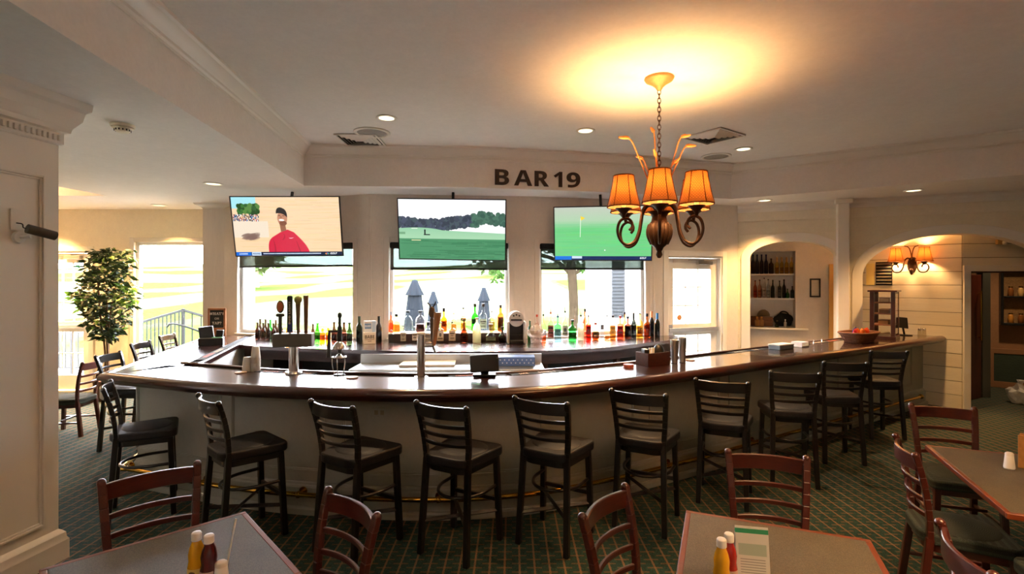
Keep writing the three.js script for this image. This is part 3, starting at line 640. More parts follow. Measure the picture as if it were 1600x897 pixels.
// ================================================================ BAR
const nosePts = [[-3.72, 4.58], [-3.12, 4.36], [-2.5, 4.13], [-1.84, 3.97], [-0.97, 3.86], [-0.3, 3.87], [0.3, 4.0], [1.12, 4.38], [2.0, 4.88], [2.72, 5.33], [4.5, 6.43], [6.545, 7.715]];
const curve2 = (pts, n) => { const c = new THREE.CatmullRomCurve3(pts.map((p) => new THREE.Vector3(p[0], 0, p[1]))); return Array.from({ length: n + 1 }, (_, i) => { const q = c.getPoint(i / n); return [q.x, q.z]; }); };
const frontWay = curve2(nosePts, 60);
const wingEnd = [-4.74, 8.06];
const noseWay = [wingEnd, [-4.4, 6.9], [-4.06, 5.74], ...frontWay];
noseWay.skew = [[1.158, -0.397], [-0.626, 0.788]];
const BAR = 1.07;
const offsetWay = (way, o) => {                              // the way moved to its left by o
  const r = [];
  for (let i = 0; i < way.length; i++) {
    const a = way[Math.max(i - 1, 0)], b = way[i], c = way[Math.min(i + 1, way.length - 1)];
    const u = (p, q) => { const l = Math.hypot(q[0] - p[0], q[1] - p[1]) || 1; return [(q[0] - p[0]) / l, (q[1] - p[1]) / l]; };
    const e1 = i ? u(a, b) : u(b, c), e2 = i < way.length - 1 ? u(b, c) : u(a, b);
    let m = [-e1[1] - e2[1], e1[0] + e2[0]]; const k = 2 / (m[0] * m[0] + m[1] * m[1]); r.push([b[0] + m[0] * k * o, b[1] + m[1] * k * o]);
  }
  return r;
};
{
  const top = thing('bar_worktop', 'long dark polished wooden bar top with a rounded edge', 'bar top');
  part(top, 'worktop', sweep(noseWay, [[0.1, BAR - 0.04], [0.1, BAR - 0.003], [0.105, BAR], [0.58, BAR], [0.58, BAR - 0.04]], 0.5), M.barTop);
  part(top, 'edge_moulding', sweep(noseWay, [[0.1, BAR - 0.005], [0.085, BAR + 0.006], [0.055, BAR + 0.009], [0.025, BAR + 0.0], [0.006, BAR - 0.02], [0, BAR - 0.04], [0.008, BAR - 0.055], [0.03, BAR - 0.064], [0.036, BAR - 0.078], [0.05, BAR - 0.09], [0.075, BAR - 0.094], [0.11, BAR - 0.09], [0.12, BAR - 0.045], [0.1, BAR - 0.04]], 0.9), M.barEdge, 'rounded mahogany bar rail');
  part(top, 'drip_tray', sweep(noseWay, [[0.58, BAR - 0.04], [0.58, BAR - 0.012], [0.7, BAR - 0.012], [0.7, BAR - 0.04]], 0.5), M.matteBlack);
  part(top, 'back_rail', sweep(noseWay, [[0.7, BAR - 0.04], [0.7, BAR + 0.008], [0.708, BAR + 0.014], [0.727, BAR + 0.014], [0.735, BAR + 0.008], [0.735, BAR - 0.04]], 0.5), M.barEdge);
  const body = thing('bar_counter', 'grey panelled bar front curving under the dark top', 'bar counter');
  part(body, 'front_panel', sweep(noseWay, [[0.28, 0], [0.28, BAR - 0.04], [0.36, BAR - 0.04], [0.36, 0]], 0.5), M.barBody);
  part(body, 'inner_panel', sweep(noseWay, [[0.68, 0.1], [0.68, BAR - 0.04], [0.72, BAR - 0.04], [0.72, 0.1]], 0.5), std({ map: speckle(0xd2d2ce, 0.04, 1), roughness: 0.5 }));
  part(body, 'soffit', sweep(noseWay, [[0.11, BAR - 0.06], [0.11, BAR - 0.04], [0.7, BAR - 0.04], [0.7, BAR - 0.06]], 0.5), M.darkWood);
  part(body, 'baseboard', sweep(noseWay, [[0.28, 0], [0.245, 0], [0.245, 0.21], [0.252, 0.225], [0.262, 0.23], [0.268, 0.245], [0.28, 0.25]], 0.4), M.barBody);
  part(body, 'plinth', sweep(noseWay, [[0.245, 0], [0.215, 0], [0.215, 0.045], [0.225, 0.06], [0.245, 0.06]], 0.4), M.barBody);
  // applied panel frames on the front
  const fine = offsetWay(noseWay, 0);
  const spans = [[4, 13], [14, 21], [22, 28], [29, 35], [36, 42], [43, 49], [50, 56], [57, 62], [0, 2]];
  for (const [i0, i1] of spans) {
    const seg = noseWay.slice(i0, i1 + 1); if (seg.length < 2) continue;
    const y0 = 0.33, y1 = BAR - 0.13, g = [];
    for (const [q, t, o] of [[0, 0.02, 0.266], [0.018, 0.014, 0.272]]) {
      g.push(sweep(seg, rectProf(o, 0.282, y0 + q, y0 + q + t, 0.003), 0.4), sweep(seg, rectProf(o, 0.282, y1 - q - t, y1 - q, 0.003), 0.4));
      for (const [p, pp] of [[seg[0], seg[1]], [seg[seg.length - 1], seg[seg.length - 2]]]) {
        const l = Math.hypot(pp[0] - p[0], pp[1] - p[1]), e = [(pp[0] - p[0]) / l, (pp[1] - p[1]) / l], a = [p[0] + e[0] * q, p[1] + e[1] * q], b = [a[0] + e[0] * t, a[1] + e[1] * t];
        const way = p === seg[0] ? [a, b] : [b, a];
        g.push(sweep(way, rectProf(o, 0.282, y0 + q, y1 - q), 0.4));
      }
    }
    part(body, 'panel_moulding', g, M.barBody);
  }
  // outlet plate
  const op = noseWay[24], on = noseWay[25], oa = Math.atan2(on[1] - op[1], on[0] - op[0]);
  const q = offsetWay(noseWay, 0.276)[24];
  const plate = thing('wall_outlet', 'small pale outlet plate on the bar front', 'outlet', V(q[0], q[1], 0.84).toArray(), oa);
  part(plate, 'cover', bx(0.115, 0.075, 0.008, 0, 0, 0.0), M.barBody); part(plate, 'socket', [bx(0.03, 0.035, 0.004, -0.025, 0, 0.005), bx(0.03, 0.035, 0.004, 0.025, 0, 0.005)], M.joint);
  const plate2 = copyOf(plate, 'small pale outlet plate low on the bar baseboard near the arches', V(...offsetWay(noseWay, 0.24)[54], 0.14).toArray(), Math.atan2(noseWay[55][1] - noseWay[54][1], noseWay[55][0] - noseWay[54][0]));
  // brass foot rail
  const rail = thing('foot_rail', 'brass foot rail running along the bar base', 'foot rail');
  const rw = offsetWay(noseWay, 0.16);
  part(rail, 'tube', new THREE.TubeGeometry(new THREE.CatmullRomCurve3(rw.slice(1, -1).map((p) => V(p[0], p[1], 0.19)), false, 'catmullrom', 0.2), 160, 0.02, 10), M.brass);
  for (const i of [2, 4, 12, 20, 28, 36, 44, 52, 59]) {
    const a = offsetWay(noseWay, 0.235)[i], b = rw[i];
    part(rail, 'bracket', [rod(V(a[0], a[1], 0.19), V(b[0], b[1], 0.19), 0.012), rod(V(a[0], a[1], 0.19), V(a[0] * 0.9 + b[0] * 0.1, a[1] * 0.9 + b[1] * 0.1, 0.19), 0.035, 0.035, 12), sph(0.027, b[0], 0.19, -b[1], 12)], M.brass);
  }
  const e = rw[rw.length - 2]; part(rail, 'end_cap', sph(0.035, e[0], 0.19, -e[1], 12), M.brass);
}
// ================================================================ STOOLS AND CHAIRS
function seatShape(wf, wb, dep, r) {
  const s = new THREE.Shape(); s.moveTo(-wf / 2 + r, -dep / 2); s.lineTo(wf / 2 - r, -dep / 2); s.quadraticCurveTo(wf / 2, -dep / 2, wf / 2, -dep / 2 + r);
  s.lineTo(wb / 2, dep / 2 - r); s.quadraticCurveTo(wb / 2 - 0.01, dep / 2, wb / 2 - r * 1.6, dep / 2 + 0.012); s.lineTo(-wb / 2 + r * 1.6, dep / 2 + 0.012); s.quadraticCurveTo(-wb / 2 + 0.01, dep / 2, -wb / 2, dep / 2 - r); s.lineTo(-wf / 2, -dep / 2 + r); s.quadraticCurveTo(-wf / 2, -dep / 2, -wf / 2 + r, -dep / 2);
  return s;
}
// a seat faces -z; its back posts stand at +z
function makeSeat(kind, label) {
  const stool = kind === 'bar_stool';
  const o = thing(kind, label, stool ? 'bar stool' : 'chair', [0, 0, 0], 0, stool ? 'black bar stools around the bar' : 'mahogany dining chairs');
  const wood = stool ? M.stoolWood : M.mahogany;
  const S = stool ? 0.7 : 0.46, T = stool ? 1.06 : 0.9, W = 0.205, lean = 0.075;
  const post = (t) => [0.172 + (W - 0.172) * Math.max(0, t), 0.2 + lean * t * t];       // half width, depth behind the seat
  const s0 = seatShape(0.44, 0.36, 0.42, 0.05);
  const cg = new THREE.ExtrudeGeometry(s0, { depth: 0.03, bevelEnabled: true, bevelSize: 0.012, bevelThickness: 0.018, bevelSegments: 3, curveSegments: 8 }).rotateX(Math.PI / 2).translate(0, S - 0.018, 0);
  const p = cg.attributes.position; for (let i = 0; i < p.count; i++) if (p.getY(i) > S - 0.03) { const q = Math.hypot(p.getX(i) / 0.23, p.getZ(i) / 0.23); p.setY(i, p.getY(i) + 0.0 * q); }
  part(o, 'seat', cg, stool ? M.stoolSeat : M.chairSeat, stool ? 'dark padded seat' : 'dark green patterned seat pad');
  // padded crown of the seat
  const dome = new THREE.SphereGeometry(1, 24, 8, 0, Math.PI * 2, 0, Math.PI / 2); dome.scale(0.19, 0.02, 0.18); dome.translate(0, S - 0.003, -0.01);
  part(o, 'seat_pad', dome, stool ? M.stoolSeat : M.chairSeat);
  part(o, 'apron', new THREE.ExtrudeGeometry(seatShape(0.41, 0.345, 0.385, 0.05), { depth: 0.05, bevelEnabled: false, curveSegments: 8 }).rotateX(Math.PI / 2).translate(0, S - 0.06, 0), wood);
  for (const k of [-1, 1]) {
    const yl = S - 0.05;
    const pts = []; for (let i = 0; i <= 8; i++) { const t = i / 8, [w, d] = post(t); pts.push([k * w, yl + (T - yl) * t, d - 0.015]); }
    const rear = [bar([k * 0.19, 0, 0.235], [k * 0.172, yl + 0.02, 0.185], 0.04, 0.04, 0.006)];
    for (let i = 0; i < 8; i++) rear.push(bar(pts[i], [pts[i + 1][0], pts[i + 1][1] + 0.004, pts[i + 1][2]], 0.038, 0.032, 0.006));
    rear.push(sph(0.021, pts[8][0], pts[8][1], pts[8][2], 10));
    part(o, 'leg', rear, wood, 'rear leg rising into the back post');
    part(o, 'leg', bar([k * 0.205, 0, -0.195], [k * 0.185, S - 0.03, -0.17], 0.041, 0.041, 0.006), wood);
  }
  const rail = (name, t, h, sag, th) => {
    const [w, d] = post(t), way = []; for (let i = 0; i <= 12; i++) { const x = -1 + i / 6; way.push([x * (w - 0.008), -(d - 0.012 + sag * (1 - x * x))]); }
    const y = (S - 0.05) + (T - S + 0.05) * t;
    part(o, name, sweep(way, rectProf(-th / 2, th / 2, y - h / 2, y + h / 2, 0.004), 0.5), wood);
  };
  if (stool) { rail('top_rail', 0.9, 0.085, 0.045, 0.02); for (const t of [0.66, 0.5, 0.34]) rail('slat', t, 0.026, 0.042, 0.016); }
  else { rail('top_rail', 0.9, 0.085, 0.045, 0.02); for (const t of [0.66, 0.47, 0.29]) rail('slat', t, 0.028, 0.042, 0.016); }
  if (stool) {
    const ring = []; for (let i = 0; i <= 24; i++) { const a = Math.PI * (-0.13 + 1.26 * i / 24); ring.push([0.185 * Math.cos(a), 0.41, -0.06 + 0.235 * Math.sin(a)]); }
    part(o, 'stretcher_hoop', tube([[0.187, 0.41, -0.175], ...ring.slice(2, -2), [-0.187, 0.41, -0.175]], 0.0125, 48, 7), wood);
    part(o, 'foot_rest', bar([-0.19, 0.3, -0.185], [0.19, 0.3, -0.185], 0.03, 0.022, 0.004), wood);
    part(o, 'stretcher', bar([-0.195, 0.25, -0.185], [0.18, 0.25, 0.215], 0.02, 0.026, 0.004), wood);
    part(o, 'stretcher', bar([0.195, 0.225, -0.185], [-0.18, 0.225, 0.215], 0.02, 0.026, 0.004), wood);
  } else {
    for (const k of [-1, 1]) part(o, 'stretcher', bar([k * 0.197, 0.17, -0.185], [k * 0.183, 0.17, 0.215], 0.022, 0.02, 0.004), wood);
    part(o, 'stretcher', bar([-0.185, 0.2, 0.02], [0.185, 0.2, 0.02], 0.022, 0.02, 0.004), wood);
  }
  return o;
}
M.chairSeat = std({ map: tex(128, (x, y) => { const i = (y * 2) * 256 + x * 2, s = Math.sin(y / 128 * Math.PI * 16) > 0.2 ? 1 : 0.72, t = (0.8 + 0.4 * nC[i]) * s; return [58 * t, 66 * t, 58 * t]; }, { rx: 3, ry: 3 }), roughness: 0.95 });
const R = Math.PI / 180;
// x, d of the back posts' middle, facing angle to the side of straight ahead
const stoolSpots = [
  [172, 596, 4.14, 58, 'bar stool at the bar corner turned sideways beside the front table chair'],
  [330, 616, 3.66, 42, 'second bar stool along the curved front from the bar corner'],
  [521, 630, 3.5, 30, 'third bar stool along the curved front, before the outlet plate'],
  [691, 631, 3.48, 28, 'fourth bar stool along the curved front, below the chrome beer tower'],
  [846, 625, 3.61, 30, 'fifth bar stool along the curved front, below the coffee machine'],
  [998, 613, 3.87, 28, 'sixth bar stool along the curved front, below the wooden caddy'],
  [1128, 595, 4.31, 26, 'seventh bar stool along the curved front, behind the centre dining chair'],
  [1242, 583, 4.72, 14, 'eighth bar stool along the curved front, below the white trays'],
  [1320, 567, 5.3, 8, 'ninth bar stool along the curved front, below the snack basket'],
  [1388, 549, 6.15, 4, 'last bar stool along the curved front, below the display case'],
  [172, 0, 5.9, 84, 'first bar stool on the side wing, next to the bar corner'],
  [222, 0, 7.0, 84, 'middle bar stool on the side wing below the leafy plant'],
  [263, 0, 8.0, 84, 'farthest bar stool on the side wing in front of the tall window'],
];
const stool0 = makeSeat('bar_stool', 'bar stool');
stoolSpots.forEach(([px, , d, th, label], i) => {
  const X = (px - 800) / FOCAL * d, t = th * R, bx_ = X + Math.sin(t) * 0.24, bd = d + Math.cos(t) * 0.24;
  const full = 'black ladder-back ' + label;
  if (i === 0) { stool0.position.set(bx_, 0, -bd); stool0.rotation.y = -t; stool0.userData.label = full; }
  else copyOf(stool0, full, [bx_, 0, -bd], -t);
});
const chair0 = makeSeat('dining_chair', 'dining chair');
const chairSpots = [
  [-1.87, 2.66, 140, 'mahogany dining chair with its front facing the viewer at the grey table with mustard'],
  [-0.74, 2.3, -138, 'mahogany dining chair with curved glossy back beside the grey table with mustard'],
  [0.44, 2.32, 128, 'mahogany dining chair seen side on beside the table with the folded menu'],
  [1.46, 2.93, 197, 'mahogany dining chair behind the table with the folded menu'],
  [2.42, 3.12, 114, 'mahogany dining chair with green seat at the long side of the salt shaker table'],
  [3.42, 4.06, 200, 'mahogany dining chair at the far end of the salt shaker table'],
  [1.72, 1.92, 110, 'mahogany dining chair back cut by the picture edge between two tables'],
  [-5.3, 6.45, -100, 'mahogany dining chair with pale seat near the glazed exit door'],
  [2.66, 2.19, 23, 'mahogany dining chair pushed under the near side of the salt shaker table'],
];
chairSpots.forEach(([X, d, th, label], i) => {
  const t = th * R, x = X + Math.sin(t) * 0.24, dd = d + Math.cos(t) * 0.24;
  if (i === 0) { chair0.position.set(x, 0, -dd); chair0.rotation.y = -t; chair0.userData.label = label; }
  else copyOf(chair0, label, [x, 0, -dd], -t);
});
// ================================================================ TABLES
function table(label, cx, cd, turn, w, l) {
  const o = thing('dining_table', label, 'table', V(cx, cd).toArray(), turn, 'dining tables');
  const top = bx(w - 0.05, 0.03, l - 0.05, 0, 0.735, 0, 0.002), uv = top.attributes.uv, p = top.attributes.position;
  for (let i = 0; i < uv.count; i++) uv.setXY(i, p.getX(i), p.getZ(i));
  part(o, 'table_top', top, M.laminate, 'speckled grey laminate');
  part(o, 'edge_band', [bx(w, 0.032, 0.026, 0, 0.734, l / 2 - 0.013, 0.005), bx(w, 0.032, 0.026, 0, 0.734, -l / 2 + 0.013, 0.005), bx(0.026, 0.032, l - 0.05, w / 2 - 0.013, 0.734, 0, 0.005), bx(0.026, 0.032, l - 0.05, -w / 2 + 0.013, 0.734, 0, 0.005)], M.tableEdge, 'red brown wooden edge');
  part(o, 'column', cyl(0.045, 0.045, 0.66, 0, 0.38, 0, 20), M.matteBlack);
  part(o, 'foot', [bx(0.56, 0.035, 0.06, 0, 0.03, 0, 0.01), bx(0.06, 0.035, 0.56, 0, 0.03, 0, 0.01)], M.matteBlack);
  part(o, 'top_plate', bx(0.4, 0.015, 0.4, 0, 0.712, 0, 0.003), M.matteBlack);
  return o;
}
table('square grey table with mustard and ketchup', -1.356, 2.03, 43 * R, 0.76, 0.76);
{ // corner (0.877, 2.58), sides (0.925,-0.38) and (-0.38,-0.925)
  const e = [0.925, -0.38], s = [-0.38, -0.925], k = 0.39;
  table('square grey table with the folded menu card', 0.877 + (e[0] + s[0]) * k, 2.58 + (e[1] + s[1]) * k, Math.atan2(e[1], e[0]), 0.78, 0.78);
  const C = [2.91, 3.61], b = [0.92, -0.39], a = [-0.39, -0.92];
  table('grey table with the salt shaker at the picture edge', C[0] + b[0] * 0.4 + a[0] * 0.58, C[1] + b[1] * 0.4 + a[1] * 0.58, Math.atan2(b[1], b[0]), 0.8, 1.16);
}
table('mahogany edged table by the panelled column', -6.3, 6.05, 0.1, 0.8, 0.8);

// ================================================================ SCREENS, LETTERS, CEILING AND WALL FITTINGS
const screens = {
  golfer: canvasTex(1024, 576, (c, w, h) => {
    const g = c.createLinearGradient(0, 0, 0, h); g.addColorStop(0, '#e8c9a4'); g.addColorStop(1, '#e6c79f'); c.fillStyle = g; c.fillRect(0, 0, w, h);
    for (let i = 0; i < 260; i++) { c.fillStyle = `rgba(${200 + (rnd() * 40 | 0)},${165 + (rnd() * 40 | 0)},${120 + (rnd() * 40 | 0)},0.25)`; c.fillRect(rnd() * w, rnd() * h, 80 + rnd() * 220, 3 + rnd() * 7); }
    c.fillStyle = '#9fd8e0'; c.fillRect(0, 0, 230, 110);
    for (let i = 0; i < 120; i++) { c.fillStyle = ['#2d5a2c', '#3d6e35', '#24461f', '#56803f'][i & 3]; c.beginPath(); c.arc(60 + rnd() * 190, 80 + rnd() * 75, 10 + rnd() * 16, 0, 7); c.fill(); }
    c.fillStyle = '#e2d2bd'; c.fillRect(0, 235, 330, 160);
    for (let i = 0; i < 190; i++) { c.fillStyle = ['#22304d', '#e8e8ee', '#b03a3a', '#d9b38c', '#333', '#5b7fae'][(rnd() * 6) | 0]; c.fillRect(rnd() * 240, 165 + rnd() * 60, 8, 14); }
    for (let i = 0; i < 40; i++) { c.fillStyle = 'rgba(120,95,85,0.35)'; c.beginPath(); c.ellipse(100 + rnd() * 110, 360 + rnd() * 50, 40, 12, -0.3, 0, 7); c.fill(); }
    // golfer in a red pullover and dark cap
    c.fillStyle = '#c9203e'; c.beginPath(); c.moveTo(318, 540); c.bezierCurveTo(312, 450, 330, 410, 375, 385); c.lineTo(440, 345); c.lineTo(510, 318); c.lineTo(570, 345); c.bezierCurveTo(640, 420, 690, 470, 708, 540); c.closePath(); c.fill();
    c.fillStyle = '#a3152f'; for (const [x0, y0, x1, y1] of [[365, 420, 372, 540], [585, 430, 612, 540], [470, 360, 452, 420]]) { c.beginPath(); c.moveTo(x0, y0); c.quadraticCurveTo(x0 + 14, (y0 + y1) / 2, x1, y1); c.lineTo(x1 + 14, y1); c.quadraticCurveTo(x0 + 26, (y0 + y1) / 2, x0 + 4, y0); c.fill(); }
    c.fillStyle = '#8f5e45'; c.beginPath(); c.moveTo(440, 260); c.lineTo(448, 340); c.lineTo(500, 325); c.lineTo(492, 255); c.fill();
    c.fillStyle = '#b98266'; c.beginPath(); c.ellipse(470, 205, 47, 72, 0.05, 0, 7); c.fill();
    c.fillStyle = '#7d4d3a'; c.beginPath(); c.ellipse(474, 255, 36, 24, 0, 0, 7); c.fill(); c.fillStyle = '#f4ece2'; c.beginPath(); c.ellipse(462, 224, 26, 10, 0.08, 0, 7); c.fill();
    c.fillStyle = '#9a6850'; c.beginPath(); c.ellipse(458, 196, 10, 13, 0, 0, 7); c.fill(); c.fillStyle = '#4b2f25'; c.fillRect(432, 176, 22, 6); c.fillRect(472, 178, 22, 6);
    c.fillStyle = '#2a2626'; c.beginPath(); c.moveTo(414, 160); c.bezierCurveTo(410, 100, 450, 90, 480, 108); c.bezierCurveTo(515, 120, 522, 170, 516, 200); c.bezierCurveTo(490, 160, 450, 150, 414, 160); c.fill();
    c.fillStyle = '#fff'; c.beginPath(); c.moveTo(516, 398); c.quadraticCurveTo(530, 416, 568, 396); c.quadraticCurveTo(530, 406, 516, 398); c.fill();
    c.fillStyle = '#0d1a38'; c.fillRect(0, h - 36, w, 36); c.fillStyle = '#1663c7'; c.fillRect(0, h - 36, 145, 36); c.fillStyle = '#b9cfe8'; c.fillRect(150, h - 36, 90, 36);
    c.fillStyle = '#dfe8f5'; c.font = 'bold 20px sans-serif'; c.fillText('LEADERS', 28, h - 11); c.fillStyle = '#1c2c55'; c.fillText('ROUND', 160, h - 11);
    c.fillStyle = '#c8d4ea'; c.font = '20px sans-serif'; for (let x = 260; x < 820; x += 14) c.fillRect(x, h - 24, 9 + rnd() * 3, 11);
    c.fillStyle = '#fff'; c.font = 'italic bold 26px sans-serif'; c.fillText('GOLF', 905, h - 9);
    ['#e8b34a', '#d2553a', '#7a4fa0', '#3f7fc0', '#57a65a'].forEach((k, i) => { c.fillStyle = k; c.beginPath(); c.ellipse(866 + i * 6, h - 20 + Math.abs(i - 2) * 3, 5, 9, (i - 2) * 0.4, 0, 7); c.fill(); });
  }),
  course: canvasTex(1024, 576, (c, w, h) => {
    c.fillStyle = '#f6f6f8'; c.fillRect(0, 0, w, h);
    for (let i = 0; i < 900; i++) { const x = rnd() * w, t = 190 + 26 * Math.sin(x * 0.006) - (x > 760 ? 24 : 0); c.fillStyle = x > 700 ? ['#3f5f52', '#4a6d5c', '#37564c'][i % 3] : ['#3f4654', '#4a5062', '#363e4a', '#47545a'][i & 3]; c.beginPath(); c.arc(x, t + rnd() * 100 - 18, 8 + rnd() * 16, 0, 7); c.fill(); }
    const g = c.createLinearGradient(0, 280, 0, 390); g.addColorStop(0, '#8fbf9c'); g.addColorStop(1, '#a2cba6'); c.fillStyle = g; c.beginPath(); c.moveTo(0, 280); c.quadraticCurveTo(250, 255, 420, 295); c.lineTo(w, 320); c.lineTo(w, h); c.lineTo(0, h); c.fill();
    c.fillStyle = '#4c8a62'; c.fillRect(0, 378, w, h); c.fillStyle = '#3c7854'; for (let i = 0; i < 60; i++) c.fillRect(rnd() * w, 390 + rnd() * 180, 120 + rnd() * 200, 6);
    c.fillStyle = '#e8ecdf'; c.fillRect(120, 276, 60, 6); c.fillStyle = '#dcd8a6'; c.fillRect(120, 390, 90, 8); c.fillStyle = '#6f9d78'; c.fillRect(0, 315, 60, 22);
    c.fillStyle = '#26302e'; c.fillRect(244, 300, 14, 34); c.beginPath(); c.arc(251, 296, 8, 0, 7); c.fill(); c.fillRect(240, 334, 60, 10);
  }),
  flag: canvasTex(1024, 576, (c, w, h) => {
    c.fillStyle = '#6fbf7e'; c.fillRect(0, 0, w, h);
    const g = c.createLinearGradient(0, 0, 0, 240); g.addColorStop(0, '#b5bcae'); g.addColorStop(0.6, '#a6c4a4'); g.addColorStop(1, '#6cc07c'); c.fillStyle = g; c.fillRect(0, 0, w, 250);
    for (let i = 0; i < 130; i++) { c.fillStyle = `rgba(${80 + (rnd() * 40 | 0)},${185 + (rnd() * 30 | 0)},${105 + (rnd() * 30 | 0)},0.3)`; c.fillRect(rnd() * w - 80, 180 + rnd() * 340, 200 + rnd() * 300, 5 + rnd() * 10); }
    c.strokeStyle = '#eef4e6'; c.lineWidth = 5; c.beginPath(); c.moveTo(282, 120); c.lineTo(276, 325); c.stroke(); c.fillStyle = '#e9c93a'; c.beginPath(); c.moveTo(282, 95); c.lineTo(330, 118); c.lineTo(284, 145); c.fill();
    c.fillStyle = '#e8f0ea'; c.beginPath(); c.arc(540, 470, 7, 0, 7); c.fill();
    c.fillStyle = '#1a2c55'; c.fillRect(0, h - 40, w, 40); c.fillStyle = '#1d6fd0'; c.fillRect(0, h - 40, 180, 40); c.fillStyle = '#c3d3e4'; c.fillRect(185, h - 40, 110, 26);
    c.fillStyle = '#fff'; c.font = 'italic bold 26px sans-serif'; c.fillText('GOLF', 905, h - 11);
  }),
};
function tv(label, px, py, d, w, yaw, tilt, roll, map) {
  const h = w * 0.565, o = thing('wall_tv', label, 'television', at(px, py, d).toArray(), 0, 'screens over the bar windows');
  o.rotation.order = 'YXZ'; o.rotation.set(tilt, yaw, roll);
  part(o, 'housing', [bx(w, h, 0.03, 0, 0, -0.016, 0.006), bx(w * 0.6, h * 0.55, 0.03, 0, -0.03, -0.045, 0.01)], M.black);
  const b = 0.014; part(o, 'bezel', [bx(w, b, 0.012, 0, h / 2 - b / 2, 0.003, 0.002), bx(w, b, 0.012, 0, -h / 2 + b / 2, 0.003, 0.002), bx(b, h - 2 * b, 0.012, -w / 2 + b / 2, 0, 0.003, 0.002), bx(b, h - 2 * b, 0.012, w / 2 - b / 2, 0, 0.003, 0.002)], M.black);
  part(o, 'screen', new THREE.PlaneGeometry(w - 2 * b, h - 2 * b).translate(0, 0, 0.0015), new THREE.MeshStandardMaterial({ color: 0x050505, roughness: 0.25, emissive: 0xffffff, emissiveMap: map, emissiveIntensity: 0.85 }), 'lit picture');
  const up = (LOW - o.position.y) ; const q = o.quaternion.clone().invert();
  const top = new THREE.Vector3(0, up, -0.02).sub(new THREE.Vector3(0, 0, 0)); top.applyQuaternion(q);
  const p1 = new THREE.Vector3(0, 0.05, -0.06), p2 = new THREE.Vector3(0, up - 0.004, -0.16).applyQuaternion(q);
  part(o, 'mount', [rod(p1, p2, 0.02, 0.02, 10), bx(0.25, 0.25, 0.02, 0, 0.05, -0.07)], M.black, 'ceiling mount');
  return o;
}
tv('ceiling hung screen showing a golfer in a red pullover', 449, 354, 6.92, 1.44, 0.06, 0.2, 0.01, screens.golfer);
tv('ceiling hung screen showing a golf course below dark trees', 706, 359, 6.96, 1.48, -0.05, 0.2, -0.02, screens.course);
tv('ceiling hung screen showing a yellow flag on a green', 941, 365, 7.15, 1.36, -0.22, 0.2, -0.012, screens.flag);
// roller shades
const shadeBottom = [2.13, 2.08, 2.09], shadeLabel = ['grey mesh roller shade below the golfer screen', 'grey mesh roller shade below the golf course screen', 'grey mesh roller shade below the flag screen'];
wins.forEach(([u0, u1], i) => {
  const o = thing('roller_shade', shadeLabel[i], 'window shade', [0, 0, 0], 0, 'roller shades in the bar windows'), w = back[i], m = (u0 + u1) / 2, W = u1 - u0 - 0.02;
  part(o, 'roller', w.put(bx(W, 0.09, 0.06, m, WIN_TOP - 0.045, -0.012, 0.02)), M.matteBlack);
  const g = new THREE.PlaneGeometry(W - 0.02, WIN_TOP - 0.05 - shadeBottom[i]).translate(m, (WIN_TOP - 0.05 + shadeBottom[i]) / 2, -0.012);
  part(o, 'fabric', w.put(g), M.shade, 'see-through grey mesh');
  part(o, 'hem_bar', w.put(bx(W - 0.02, 0.028, 0.014, m, shadeBottom[i], -0.012, 0.004)), M.matteBlack);
});
// BAR 19 letters
{
  const { FontLoader } = await import('three/addons/loaders/FontLoader.js');
  const { TextGeometry } = await import('three/addons/geometries/TextGeometry.js');
  const font = await new FontLoader().loadAsync('fonts/droid/droid_sans_bold.typeface.json');
  const face = new Wall(tray[2], tray[3]), ink = std({ color: 0x2a1712, roughness: 0.6 });
  for (const [ch, a, b] of [['B', 773, 795], ['A', 803, 831], ['R', 835, 857], ['1', 865, 878], ['9', 885, 906]]) {
    const g = new TextGeometry(ch, { font, size: 1, depth: 0.02, curveSegments: 6, bevelEnabled: false });
    g.computeBoundingBox(); const bb = g.boundingBox, u0 = face.u(a), u1 = face.u(b), W = bb.max.x - bb.min.x, H = bb.max.y - bb.min.y;
    g.translate(-(bb.min.x + bb.max.x) / 2, -bb.min.y, 0); g.scale((u1 - u0) / W, 0.205 / H, 1);
    const o = thing('sign_letter', 'dark brown ' + ({ 1: 'numeral one', 9: 'numeral nine' }[ch] || 'letter ' + ch) + ' mounted on the soffit', 'letter', [0, 0, 0], 0, 'BAR 19 letters');
    face.place(o, (u0 + u1) / 2, 3.185, 0.003); part(o, 'face', g, ink);
  }
}
// ceiling fittings
function speaker(x, d, r, label) {
  const o = thing('ceiling_speaker', label, 'speaker', V(x, d, HIGH).toArray(), 0, 'round ceiling speakers');
  part(o, 'ring', lathe([[r * 0.82, -0.001], [r, -0.001], [r, -0.01], [r * 0.93, -0.018], [r * 0.82, -0.014], [r * 0.82, -0.001]], 36), M.trim);
  part(o, 'grille', lathe([[0, -0.012], [r * 0.5, -0.012], [r * 0.8, -0.008], [r * 0.82, -0.004], [0, -0.003]], 36), std({ map: tex(64, (x_, y_) => { const k = (x_ % 8 < 4) !== (y_ % 8 < 4) ? 170 : 125; return [k, k * 0.96, k * 0.9]; }, { rx: 12, ry: 6 }), roughness: 0.8 }));
}
speaker(-1.64, 6.0, 0.21, 'round white ceiling speaker behind the glowing light above the golfer screen');
speaker(2.85, 7.15, 0.2, 'round white ceiling speaker behind the chandelier');
